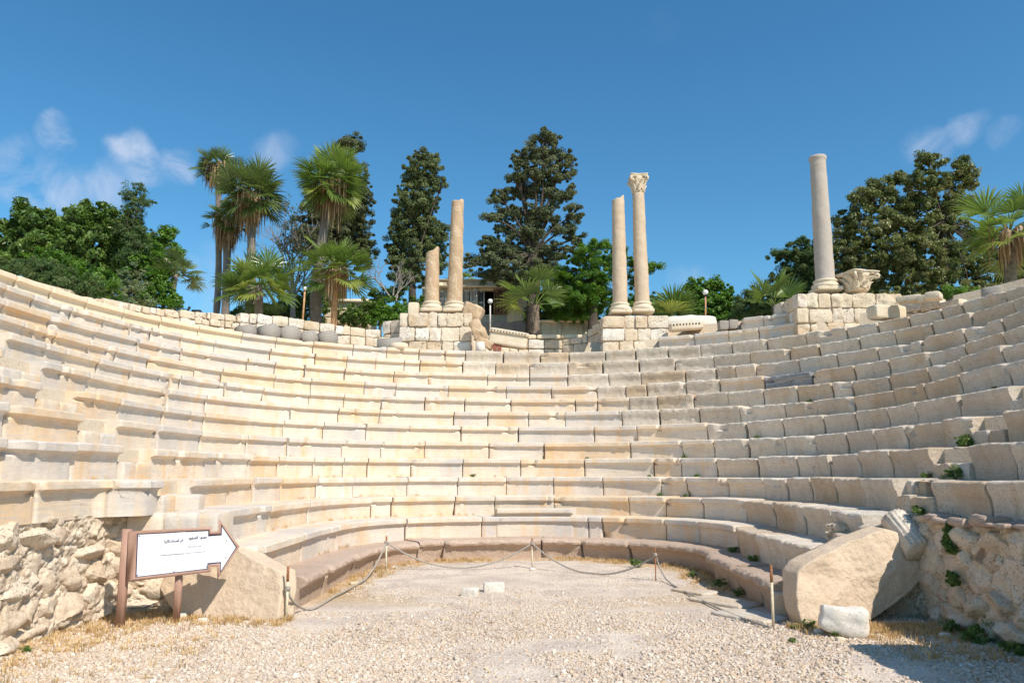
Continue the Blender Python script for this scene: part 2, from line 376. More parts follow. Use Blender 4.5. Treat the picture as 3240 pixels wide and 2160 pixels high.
M['palm'] = leaf_mat('fan_palm_leaf', [(.075, .12, .025), (.12, .19, .04), (.19, .26, .055), (.30, .34, .08)], .3, .35, .5)
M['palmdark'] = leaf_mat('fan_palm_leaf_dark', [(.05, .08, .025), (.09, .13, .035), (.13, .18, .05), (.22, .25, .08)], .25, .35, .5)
M['deadfrond'] = leaf_mat('dead_frond', [(.20, .12, .06), (.38, .25, .14), (.52, .38, .24), (.30, .19, .11)], .15, .9, .1)
M['conifer'] = leaf_mat('dark_olive_conifer', [(.055, .075, .034), (.105, .13, .06), (.165, .185, .09), (.24, .235, .12)], .15, .7, .2)
M['cypress'] = leaf_mat('cypress_green', [(.06, .09, .038), (.11, .145, .055), (.165, .20, .08), (.23, .25, .11)], .12, .7, .2)
M['rubber'] = leaf_mat('glossy_dark_leaf', [(.035, .07, .015), (.075, .135, .025), (.13, .21, .04), (.22, .30, .07)], .2, .42, .35)
M['bright'] = leaf_mat('bright_green_leaf', [(.045, .10, .015), (.08, .17, .022), (.13, .26, .03), (.22, .33, .04)], .3, .45, .4)
M['feather'] = leaf_mat('feathery_green_leaf', [(.05, .09, .03), (.08, .14, .045), (.13, .19, .06), (.17, .16, .07)], .3, .5, .3)
M['bluegreen'] = leaf_mat('grey_green_leaf', [(.08, .12, .06), (.13, .19, .09), (.20, .25, .12), (.33, .30, .10)], .25, .5, .3)
M['poinciana'] = leaf_mat('poinciana_leaf', [(.03, .075, .012), (.06, .14, .018), (.11, .22, .022), (.22, .33, .03)], .3, .5, .3)
M['olive'] = leaf_mat('dusty_olive_leaf', [(.06, .085, .025), (.12, .15, .045), (.20, .22, .075), (.31, .27, .15)], .25, .45, .3)
M['weed'] = leaf_mat('weed_green', [(.06, .11, .025), (.11, .19, .04), (.19, .28, .07), (.30, .30, .12)], .3, .5, .3)
M['straw'] = leaf_mat('dry_straw', [(.42, .27, .12), (.60, .42, .20), (.72, .54, .30), (.38, .28, .14)], .2, .9, .1)
M['pebble'] = stone_mat('pebbles', [(.44, .34, .26), (.60, .48, .375), (.70, .575, .46), (.64, .475, .32), (.80, .71, .60), (.62, .525, .43)], streak=0, pit=.1, vein=0, perobj=False, attr=True, bumps=(.2, .2), big=.6)

# ------------------------------------------------------------------ the theatre's plan
CX, CY = .2498, 12.4303
RN = {-1: 3.0777, 0: 2.9633, 1: 3.4534, 2: 4.0619, 3: 4.68, 4: 5.2975, 5: 5.89, 6: 6.4454, 7: 6.9551, 8: 7.4416, 9: 7.9495, 10: 8.3933, 11: 8.7879, 12: 9.2549, 13: 9.68, 14: 10.1, 15: 10.6}
ZN = {-1: 0, 0: .3912, 1: .7987, 2: 1.1979, 3: 1.5962, 4: 2.0043, 5: 2.4156, 6: 2.8238, 7: 3.2235, 8: 3.6138, 9: 3.9978, 10: 4.3818, 11: 4.7658, 12: 5.1437, 13: 5.53, 14: 5.92}
DC = [.0614, .098, -.042, .0296, -.0988, -.1043, .0221, .0828]
TB = 1.62
def plan(n, th, r=0.0):
    """outline of row n at angle th (0 = straight ahead), r metres further out"""
    th = np.asarray(th, float); tb = np.clip(th, -TB, TB)
    d = sum(DC[2 * j] * np.cos(k * tb) + DC[2 * j + 1] * np.sin(k * tb) for j, k in enumerate((2, 3, 4, 5)))
    R = (RN[n] if not isinstance(n, float) else n) + d + r
    if n == 3: R = R + .42 * sstep(1.93, 1.97, -th) + .16 * sstep(1.93, 1.97, th)
    return CX + R * np.sin(tb), CY + R * np.cos(tb) - (np.abs(th) - np.abs(tb)) * 10
THS = np.linspace(-2.3, 2.3, 2400)
def px2th(n, x):
    X, Y = plan(n, THS); px, py, f = proj(X, Y, ZN[n]); ok = f > .8
    return float(np.interp(x, px[ok], THS[ok]))
# ------------------------------------------------------------------ ground
def ground_mat():
    m, t, b = mat('pale_gravel_ground'); q = NB(t); v = q.coord()
    c = q.ramp(q.noise(v, .7, 5, .6), [(.3, (.62, .505, .395)), (.5, (.71, .595, .48)), (.7, (.75, .645, .53))])
    vo = q.n('ShaderNodeTexVoronoi'); vo.inputs['Scale'].default_value = 38; q.l(v, vo.inputs['Vector'])
    cc = q.n('ShaderNodeSeparateColor'); q.l(vo.outputs['Color'], cc.inputs[0])
    st = q.ramp(cc.outputs[0], [(0, (.38, .31, .27)), (.4, (.55, .45, .38)), (.7, (.63, .54, .46)), (1, (.50, .39, .29))])
    msk = q.ramp(q.noise(v, 1.6, 4), [(.40, .9), (.58, .15)])
    c = q.mix(msk, c, st)
    # straw and brown earth along the foot of the benches
    g = q.n('ShaderNodeTexCoord'); sb = q.n('ShaderNodeVectorMath', operation='SUBTRACT'); q.l(g.outputs['Object'], sb.inputs[0]); sb.inputs[1].default_value = (CX, CY, 0)
    ln = q.n('ShaderNodeVectorMath', operation='LENGTH'); q.l(sb.outputs[0], ln.inputs[0])
    ad = q.n('ShaderNodeMath', operation='MULTIPLY_ADD'); q.l(q.noise(v, 2.5, 4), ad.inputs[0]); ad.inputs[1].default_value = 1.3; q.l(ln.outputs['Value'], ad.inputs[2])
    e = q.ramp(ad.outputs[0], [(0, 0), (1, 1)])
    mr_ = q.n('ShaderNodeMapRange'); mr_.inputs['From Min'].default_value = 3.05; mr_.inputs['From Max'].default_value = 3.5; q.l(ad.outputs[0], mr_.inputs['Value'])
    sx = q.n('ShaderNodeSeparateXYZ'); q.l(g.outputs['Object'], sx.inputs[0])
    my = q.n('ShaderNodeMapRange'); my.inputs['From Min'].default_value = 9.6; my.inputs['From Max'].default_value = 10.6; q.l(sx.outputs['Y'], my.inputs['Value'])
    mu = q.n('ShaderNodeMath', operation='MULTIPLY'); q.l(mr_.outputs[0], mu.inputs[0]); q.l(my.outputs[0], mu.inputs[1])
    ab = q.n('ShaderNodeMath', operation='ABSOLUTE'); q.l(sx.outputs['X'], ab.inputs[0])
    aw = q.n('ShaderNodeMath', operation='MULTIPLY_ADD'); q.l(q.noise(v, 3, 4), aw.inputs[0]); aw.inputs[1].default_value = 1.2; q.l(ab.outputs[0], aw.inputs[2])
    mw = q.n('ShaderNodeMapRange'); mw.inputs['From Min'].default_value = 4.1; mw.inputs['From Max'].default_value = 4.9; q.l(aw.outputs[0], mw.inputs['Value'])
    mxx = q.n('ShaderNodeMath', operation='MAXIMUM'); q.l(mu.outputs[0], mxx.inputs[0]); q.l(mw.outputs[0], mxx.inputs[1])
    c = q.mix(mxx.outputs[0], c, q.ramp(q.noise(v, 9, 5, .7), [(.35, (.40, .27, .16)), (.55, (.58, .42, .25)), (.7, (.66, .54, .40))]))
    q.l(c, b.inputs['Base Color']); q.l(q.bump(vo.outputs['Distance'], .5, .02, q.bump(q.noise(v, 18, 6, .7), .6, .02)), b.inputs['Normal']); return m
M['ground'] = ground_mat()
nx, ny = 160, 170
gx = np.concatenate([[-400, -60], np.linspace(-8, 8, nx - 4), [60, 400]]); gy_ = np.concatenate([[-400, -60], np.linspace(2, 17, ny - 4), [60, 400]])
GX, GY = np.meshgrid(gx, gy_, indexing='ij'); P = np.stack([GX.ravel(), GY.ravel(), 0 * GX.ravel()], 1)
def gh(P):
    return .018 * fbm(np.column_stack([P[:, 0], P[:, 1], 0 * P[:, 0]]), .8, 3, 3) * (np.abs(P[:, 0]) < 8) * (P[:, 1] < 17)
P[:, 2] = gh(P)
o = link('ground', mesh(P, [grid_faces(nx, ny)], True), M['ground']); tag(o, kind='structure')
def pebbles():
    V0, F0 = CG[2]; V0 = V0 / (np.linalg.norm(V0, axis=1)[:, None] ** .75)
    n = 90000
    y = 5.0 + 9.3 * rng.random(n * 3) ** 1.2; x = (rng.random(n * 3) * 2 - 1) * (y * .70)
    ok = (np.abs(x) < 4.75) & ~((y > 9.0) & (np.hypot(x - CX, y - CY) > 2.95) & (y > 9.5))
    cl = fbm(np.column_stack([x, y, 0 * x]), .9, 91, 4); keep = rng.random(len(x)) < np.clip(.80 + cl * 1.7, .04, 1) * np.clip(1.25 - (y - 6.5) * .16, .25, 1)
    x = x[ok & keep][:n]; y = y[ok & keep][:n]; m = len(x)
    s = .008 + .011 * rng.random(m) ** 1.9 + .010 * (rng.random(m) < .04)
    s = s * np.clip(1.45 - .075 * y[:m], .6, 1.1)
    sc = np.stack([s * (.9 + .5 * rng.random(m)), s * (.7 + .4 * rng.random(m)), s * (.45 + .3 * rng.random(m))], 1)
    a = rng.random(m) * 6.283; ca, sa = np.cos(a), np.sin(a)
    V = V0[None] * sc[:, None, :] * (1 + .12 * rng.standard_normal((m, len(V0), 1)))
    tl = rng.standard_normal((m, 1)) * .35; V[:, :, 2] += V[:, :, 0] * tl
    X = V[:, :, 0] * ca[:, None] - V[:, :, 1] * sa[:, None]; Y = V[:, :, 0] * sa[:, None] + V[:, :, 1] * ca[:, None]
    z = gh(np.column_stack([x, y])) + sc[:, 2] * .35
    W = np.stack([X + x[:, None], Y + y[:, None], V[:, :, 2] + z[:, None]], -1).reshape(-1, 3)
    F = (F0[None] + (np.arange(m) * len(V0))[:, None, None]).reshape(-1, 4)
    o = link('gravel', mesh(W, [F], True, np.repeat(rng.random(m), len(V0))), M['pebble'])
    tag(o, 'loose pale pebbles covering the orchestra floor', 'gravel', kind='stuff')
pebbles()

# earth core under the seats, garden level behind
def core():
    th = np.linspace(-2.28, 2.28, 260); ring = []
    for n in range(0, 15):
        zb = (ZN[n - 1] if n > 0 else -.1) - .03; ring.append((n, .22, zb)); ring.append((n, .22, ZN[n] - .035))
    V = []
    for n, r, z in ring:
        X, Y = plan(n, th, r); V.append(np.stack([X, Y, 0 * X + z], 1))
    for R, z in ((10.9, ZN[12] - .04), (10.95, 5.72), (14, 5.7), (40, 5.7), (300, 5.6)):
        tb = np.clip(th, -TB, TB); R = R + (1.7 * sstep(-.17, -.10, th) * (1 - sstep(.19, .27, th)) if R < 12 else 0 * th); V.append(np.stack([CX + R * np.sin(tb), CY + R * np.cos(tb) - (np.abs(th) - np.abs(tb)) * 10, 0 * th + z], 1))
    # rows 13/14 exist only on the right: keep the core at the level of row 12 elsewhere
    A = np.stack(V, 1)
    lim = {0: (px2th(0, 968), px2th(0, 2435)), 1: (px2th(1, 848), px2th(1, 2555)), 2: (px2th(2, 722), px2th(2, 2702))}
    for i in range(6):
        n = ring[i][0]; a_, b_ = lim[n]; X, Y = plan(3, th, .74); o_ = (th < a_) | (th > b_)
        A[o_, i, 0] = X[o_]; A[o_, i, 1] = Y[o_]
    X, Y = plan(3, th, .76); X2, Y2 = plan(3, th, .22); o_ = (th < lim[2][0]) | (th > lim[2][1]); A[o_, 6, 0] = X[o_]; A[o_, 6, 1] = Y[o_]
    k13 = 26; sel = ~((th > .19) & (th < .86))
    A[sel, k13:30, 2] = np.minimum(A[sel, k13:30, 2], ZN[12] - .04)
    sel2 = ~((th > .40) & (th < .86)); A[sel2, 28:30, 2] = np.minimum(A[sel2, 28:30, 2], ZN[13] - .04)
    GF = grid_faces(A.shape[0], A.shape[1]); VV = A.reshape(-1, 3); q_ = VV[GF]
    col = GF[:, 0] % A.shape[1]; wide = np.maximum(np.hypot(*(q_[:, 0, :2] - q_[:, 1, :2]).T), np.hypot(*(q_[:, 3, :2] - q_[:, 2, :2]).T)) > .45
    ti = GF[:, 0] // A.shape[1]; bad = np.zeros(len(GF), bool)
    for n in (0, 1, 2):
        a_, b_ = lim[n]; bad |= ((th[ti] < a_ + .02) | (th[np.minimum(ti + 1, len(th) - 1)] > b_ - .02)) & (col >= 2 * n - 1) & (col <= 2 * n + 1)
    GF = GF[~(bad | (wide & (col < 7)))]
    o = link('terrain', mesh(VV, [GF]), M['mortar']); tag(o, kind='structure')
core()

# ------------------------------------------------------------------ seat blocks
MOLD = [(-9, 0), (.045, 0), (.012, -.004), (.0, -.016), (-.002, -.055), (.0, -.094), (.012, -.101), (.046, -.112), (.066, -.135), (.072, -.17), (.074, -.26), (.072, -.34), (.072, 9)]
ROUGH = [(-9, 0), (.05, .0), (.018, -.006), (.0, -.022), (.002, -.06), (.008, -.10), (.022, -.14), (.040, -.18), (.052, -.22), (.058, -.28), (.056, -.34), (.056, 9)]
GRAN = [(-9, 0), (.08, .004), (.02, -.012), (-.01, -.04), (-.015, -.075), (.0, -.11), (.05, -.135), (.08, -.17), (.095, -.22), (.11, -.28), (.115, -.34), (.12, 9)]
PLAIN = [(-9, 0), (.03, 0), (.008, -.006), (.0, -.02), (.0, -.06), (.0, -.12), (.0, -.18), (.002, -.22), (.002, -.26), (.003, -.30), (.003, -.34), (.003, 9)]
SEED = [100]
def block(n, t0, t1, prof, mt, parent, name='seat_block', depth=None, rough=0.0, ztop=None, zbot=None, r0=0.0, chips=(), gap=.006, dz=0, dr=0, step=.042):
    SEED[0] += 1; s = SEED[0]
    zt = (ZN[n] if ztop is None else ztop) + dz; zb = (ZN[n - 1] if zbot is None else zbot) - .03
    h = zt - zb; dep = depth if depth else (RN[n + 1] - RN[n] + .14)
    X0, Y0 = plan(n, np.array([t0, t1])); 
    tt = np.linspace(t0, t1, 60); XX, YY = plan(n, tt); seg = np.hypot(np.diff(XX), np.diff(YY)); cum = np.concatenate([[0], np.cumsum(seg)]); Lh = cum[-1]
    if Lh < .05: return None
    m = max(3, int(Lh / step) + 1)
    sarr = np.concatenate([[gap, gap + .014], np.linspace(gap + .03, Lh - gap - .03, m), [Lh - gap - .014, Lh - gap]])
    if Lh < .12: sarr = np.linspace(gap, Lh - gap, 5)
    th = np.interp(sarr, cum, tt)
    endin = np.zeros(len(sarr)); endin[0] = endin[-1] = 1; endin[1] = endin[-2] = .35
    rows = []
    k = len(prof)
    for i, (r, z) in enumerate(prof):
        if r == -9: r = dep
        if z == 9: z = -h
        z = max(z, -h + .001 * (k - i))
        rows.append((r, z))
    rows.append((dep, -h)); k += 1
    R = np.array([a for a, _ in rows]); Z = np.array([b for _, b in rows])
    RR = np.repeat(R[None], len(sarr), 0); ZZ = np.repeat(Z[None], len(sarr), 0)
    front = (R < dep - .01)
    RR[:, front] += endin[:, None] * .012; ZZ[:, 1:4] -= endin[:, None] * .008
    for (c0, wd, dd) in [c_ for c_ in chips if c_[2] < 0]:   # broken bottom corners
        g = np.exp(-np.abs((sarr - c0 * Lh) / wd) ** 2.5); wgt = np.where((Z < -.25) & front, np.clip((-.25 - Z) / .08, 0, 1), 0); RR += g[:, None] * wgt[None] * -dd
    for (c0, wd, dd) in [c_ for c_ in chips if c_[2] > 0]:   # broken-off lengths of nosing
        g = np.exp(-((sarr - c0 * Lh) / wd) ** 4); wgt = np.where((Z > -.15) & (Z < .001) & front, 1.0, 0)
        RR += g[:, None] * wgt[None] * dd; ZZ -= g[:, None] * ((Z > -.03) & front)[None] * dd * .35
    X, Y = plan(n, th[:, None] + 0 * RR, RR + r0 + dr)
    P = np.stack([X, Y, zt + ZZ], -1).reshape(-1, 3)
    a1 = .0035 + .012 * rough
    d = fbm(P, 3, s, 2) * a1 * 1.0 + fbm(P, 14, s + 5, 3) * a1 * 1.1 - np.maximum(0, fbm(P, 6, s + 66, 3) - .35) * (.03 + .06 * rough)
    dzv = fbm(P + 9, 3, s + 9, 2) * a1 * (.35 if rough < .3 else .9)
    tope = ((Z > -.06) & front)[None] & np.ones((len(sarr), 1), bool); te = tope.ravel()
    d = d + te * np.maximum(0, fbm(P, 11, s + 20, 3)) * (.006 + .035 * rough); dzv = dzv - te * np.maximum(0, fbm(P, 9, s + 30, 3)) * (.003 + .045 * rough) - te * np.maximum(0, fbm(P, 28, s + 31, 2)) * .02 * rough
    tb = np.clip(th, -TB, TB); nrm = np.stack([np.sin(tb), np.cos(tb)], 1); nr = np.repeat(nrm, k, 0)
    fr = np.tile(front, len(sarr)); P[:, 0] += nr[:, 0] * d * fr; P[:, 1] += nr[:, 1] * d * fr; P[:, 2] += dzv * (np.tile(Z, len(sarr)) > -h + .05)
    F = [grid_faces(len(sarr), k)]
    V = P; nV = len(P)
    capF = np.array([list(range(k))]); capB = np.array([list(range(nV - 1, nV - k - 1, -1))])
    me = mesh(V, [F[0][:, ::-1], capF, capB], True)
    me.polygons.foreach_set('use_smooth', np.concatenate([np.ones(len(F[0]), bool), [False, False]]))
    me.set_sharp_from_angle(angle=math.radians(32))
    return link(name, me, mt, parent)

ORD = ['', 'first', 'second', 'third', 'fourth', 'fifth', 'sixth', 'seventh', 'eighth', 'ninth', 'tenth', 'eleventh', 'twelfth', 'thirteenth', 'topmost']
J = {
12: [-60, 58, 168, 280, 397, 513, 634, 770, 877, 994, 1119, 1225, 1327, 1410, 1473, 1592, 1710, 1800, 1915, 2009, 2114, 2214, 2313, 2425, 2548, 2674, 2773, 2874, 2975, 3045, 3176, 3290],
11: [-70, 27, 114, 234, 335, 421, 485, 579, 686, 859, 1001, 1101, 1190, 1281, 1330, 1465, 1569, 1675, 1796, 1905, 2021, 2133, 2257, 2371, 2493, 2588, 2716, 2828, 2947, 3064, 3201, 3330],
10: [-80, 25, 168, 306, 445, 580, 786, 874, 968, 1093, 1249, 1357, 1543, 1675, 1796, 1925, 2026, 2165, 2264, 2325, 2388, 2526, 2645, 2773, 2908, 3045, 3167, 3300],
9: [-60, 84, 184, 288, 377, 477, 624, 709, 875, 988, 1156, 1255, 1420, 1602, 1744, 1888, 1978, 2045, 2169, 2274, 2413, 2566, 2700, 2808, 2936, 3048, 3172, 3320],
8: [33, 216, 321, 423, 549, 577, 718, 838, 983, 1092, 1210, 1346, 1472, 1617, 1819, 1889, 1990, 2078, 2192, 2301, 2412, 2518, 2630, 2690, 2808, 2930, 3035, 3162, 3300],
7: [145, 291, 541, 660, 925, 1075, 1204, 1437, 1545, 1672, 1787, 1966, 2084, 2212, 2338, 2480, 2582, 2696, 2824, 2920, 3030, 3180, 3330],
6: [258, 390, 527, 654, 903, 1028, 1163, 1460, 1640, 1879, 2013, 2232, 2357, 2474, 2600, 2703, 2800, 2890, 3020, 3181],
5: [383, 512, 644, 788, 918, 1088, 1210, 1346, 1548, 1721, 1993, 2155, 2254, 2366, 2481, 2575, 2673, 2760, 2856, 2975, 3064],
4: [492, 660, 797, 887, 999, 1091, 1169, 1304, 1467, 1647, 1847, 2064, 2151, 2262, 2394, 2516, 2613, 2709, 2807, 2936],
3: [616, 738, 816, 900, 1010, 1125, 1293, 1450, 1603, 1750, 1905, 2087, 2166, 2297, 2410, 2485, 2560, 2632, 2722, 2826],
2: [718, 862, 984, 1182, 1245, 1443, 1567, 1751, 1987, 2100, 2218, 2350, 2443, 2535, 2620, 2708],
1: [843, 971, 1075, 1290, 1527, 1858, 1903, 2099, 2203, 2319, 2387, 2470, 2560],
0: [968, 1050, 1133, 1331, 1408, 1713, 1835, 1985, 2252, 2310, 2380, 2435],
13: [2081, 2196, 2302, 2397, 2525], 14: [2340, 2412, 2525]}
RTH = {12: 1473, 11: 1465, 10: 1800, 9: 1890, 8: 1980, 7: 1966, 6: 2232, 5: 2254, 4: 2262, 3: 2410, 2: 2350, 1: 2319, 13: 9999, 14: 9999}
WINGL = {3: [-300, -120, 139, 365, 523], 4: [-300, -150, 30, 250, 398], 5: [-300, -150, 37, 273], 6: [-300, -140, 8, 141], 7: [-300, -100, 14]}
WINGR = {3: [2941, 3112, 3290, 3450], 4: [3053, 3195, 3330, 3450], 5: [3163, 3300, 3450], 6: [3290, 3400]}
SEATS = {}
for n in range(0, 15):
    if n == 0: lb = 'lowest bench row of rounded pink granite blocks curving round the gravel floor'
    elif n == 1: lb = 'first cream marble seat row, with the raised throne block, directly above the pink granite bench'
    elif n == 12: lb = 'twelfth stone seat row above the granite bench, smooth yellow blocks at its left end'
    elif n == 13: lb = 'short moulded seat row left of the grey column pier, lower of the two'
    elif n == 14: lb = 'topmost short seat row butting against the grey column pier, upper of the two'
    else: lb = '%s curved stone seat row counted up from the pink granite bench' % ORD[n]
    e = thing('seat_row', lb, 'seat row', (CX, CY + RN[n], ZN[n - 1]), 'curved seat rows of the theatre'); SEATS[n] = e
    secs = [J[n]]
    if n in WINGL: secs.append(WINGL[n])
    if n in WINGR: secs.append(WINGR[n])
    for si, xs in enumerate(secs):
        ths = [px2th(n, x) for x in xs]
        xs = list(xs)                                 # carry the row on a little beyond the frame
        if xs[0] < 0:
            while ths[0] > -2.12: ths.insert(0, ths[0] - (1.1 / RN[n] if ths[0] > -TB else .11)); xs.insert(0, xs[0] - 120)
        if xs[-1] > 3280:
            while ths[-1] < 2.12: ths.append(ths[-1] + (1.1 / RN[n] if ths[-1] < TB else .11)); xs.append(xs[-1] + 120)
        for a in range(len(xs) - 1):
            t0, t1 = ths[a], ths[a + 1]
            if t1 - t0 < 1e-4: continue
            xm = (xs[a] + xs[a + 1]) / 2
            rg = xm > RTH.get(n, 9999) or (si > 0 and xm > 2000)
            if n == 12 and xm < 770: mt, pf, ro = M['newstone'], MOLD, .0
            elif n == 0: mt, pf, ro = M['granite'], GRAN, .7
            elif rg: mt, pf, ro = M['rough'], ROUGH, .75
            else: mt, pf, ro = M['marble'], MOLD, .12
            if n == 9 and 2274 < xm < 2566: mt = M['greymarble'] if xm > 2413 else M['marble']; pf = MOLD; ro = .2
            if n == 9 and 2410 < xm < 2560: ro = .6
            if n in (3,) and xs[a] >= 2941: ro = .5
            if xs[a] == 3181 - 0 and n == 6: pf = MOLD
            ch = []
            rr = random.Random(n * 1000 + a + si * 77)
            if ro < .3 and mt is M['marble']:
                u = rr.random()
                if u < .30: ch = [(rr.choice([.0, 1.0]), rr.uniform(.05, .20), rr.uniform(.04, .08))]
                elif u < .45: ch = [(rr.uniform(.2, .8), rr.uniform(.04, .12), rr.uniform(.04, .07))]
                if rr.random() < .3: ch.append((rr.uniform(0, 1), rr.uniform(.02, .05), rr.uniform(.02, .05)))
                if rr.random() < .3: ch.append((rr.choice([0., 1.]), rr.uniform(.03, .12), -rr.uniform(.04, .10)))
            elif rg and rr.random() < .35: ch = [(rr.choice([0, 1, rr.random()]), rr.uniform(.06, .16), rr.uniform(.03, .09))]
            pref = pf
            if n == 0: ch = [(rr.choice([0., 1.]), rr.uniform(.04, .12), rr.uniform(.03, .07)), (rr.choice([0., 1.]), rr.uniform(.03, .08), -rr.uniform(.04, .09))]
            if n == 1 and xs[a] == 1527:              # the throne: same block plus a raised middle
                b_ = block(n, t0, t1, MOLD, mt, e, rough=.03, step=.05)
                u0, u1 = px2th(n, 1572), px2th(n, 1812)
                block(n, u0, u1, [(-9, 0), (.035, 0), (-.01, -.004), (-.02, -.016), (-.02, -.05), (-.02, -.072), (-.015, -.085), (.03, -.095), (.06, -.11), (.062, -.14), (.062, -.2), (.062, -.26), (.062, 9)], M['marble'], e, name='throne_block', ztop=ZN[1] + .155, zbot=ZN[0] + .03, rough=.02, depth=.42, r0=-.006)
                continue
            block(n, t0, t1, pref, mt, e, rough=ro, chips=ch, gap=rr.choice([.006, .010, .017]) if ro < .3 else (rr.choice([.014, .02, .03]) if n == 0 else rr.choice([.008, .016, .03])),
                  dz=rr.uniform(-.012, .009) * (1 if ro < .3 else 2.2), dr=rr.uniform(-.008, .012) * (1 if ro < .3 else 1.6))
# stairs in the gaps
for side, gaps in (('left', {3: (523, 616), 4: (398, 492), 5: (273, 383), 6: (141, 258), 7: (14, 145), 8: (-120, 33)}),
                   ('right', {3: (2826, 2941), 4: (2936, 3053), 5: (3064, 3163), 6: (3181, 3290)})):
    e = thing('staircase', 'narrow worn stair of broken blocks climbing between the seat rows at the %s' % side, 'staircase', (plan(3, px2th(3, 570 if side == 'left' else 2880))[0], plan(3, px2th(3, 570 if side == 'left' else 2880))[1], .8))
    mt = M['marble'] if side == 'left' else M['rough']; ro = .45 if side == 'left' else .8
    for n, (xa, xb) in gaps.items():
        t0, t1 = px2th(n, xa), px2th(n, xb)
        if n == 3 and side == 'left': t0 = max(t0, t1 - .12)
        if t1 - t0 < .02: t0 = t1 - .06
        hh = ZN[n] - ZN[n - 1]; rr = random.Random(n + len(side))
        tm = t0 + (t1 - t0) * rr.uniform(.4, .6)
        block(n, t0 + .0005, tm, PLAIN, mt, e, 'stair_step', rough=ro, ztop=ZN[n - 1] + hh * .5, depth=.5, r0=.02, gap=.008, dz=rr.uniform(-.01, .01))
        block(n, tm, t1 - .0005, PLAIN, mt, e, 'stair_step', rough=ro, ztop=ZN[n - 1] + hh * .48, depth=.5, r0=.03, gap=.008)
        block(n, t0 + .0005, t1 - .0005, PLAIN, mt, e, 'stair_step', rough=ro, ztop=ZN[n] - .006, zbot=ZN[n - 1] + hh * .5 - .02, depth=.4, r0=.30, gap=.002)
        tw_ = t1 - t0; block(n, t0 - .02, t1 + .02, PLAIN, M['mortar'], e, 'backing', rough=.2, ztop=ZN[n] - .03, depth=.3, r0=.42, gap=.001)

e = [o for o in bpy.data.objects if o.name == 'staircase'][0]
for i, (c_, sz, rz_) in enumerate([((-4.42, 9.50, 1.0), (.42, .5, .38), .12), ((-4.02, 9.62, 1.0), (.40, .6, .39), .08), ((-3.72, 9.75, 1.0), (.26, .6, .37), .0), ((-4.25, 9.95, 1.28), (.5, .3, .24), .1), ((-3.30, 9.62, .66), (.40, .40, .26), .1), ((-4.58, 9.85, 1.38), (.34, .5, .40), .1)]):
    V, F = rock((0, 0, 0), sz, .05, .012, 6, 800 + i, 8); link('stair_step', mesh(V @ rotz(rz_).T + np.array(c_), [F], True), M['marble'], e)
e = [o for o in bpy.data.objects if o.name.startswith('staircase')][1]
for i, (x, y, Y, sz, rz_) in enumerate([(2822, 1638, 9.75, (.36, .34, .13), -.2), (2772, 1700, 9.75, (.5, .42, .22), -.3), (2745, 1668, 10.0, (.55, .5, .3), -.2), (2680, 1722, 9.7, (.3, .5, .3), -.3), (2845, 1690, 9.8, (.45, .5, .4), 0), (2925, 1556, 9.6, (.30, .5, .30), .1), (2890, 1556, 9.8, (.30, .5, .30), 0)]):
    V, F = rock((0, 0, 0), sz, .08, .025, 6, 810 + i, 8); link('stair_step', mesh(V @ rotz(rz_).T + at(x, y, Y), [F], True), M['rough'], e)

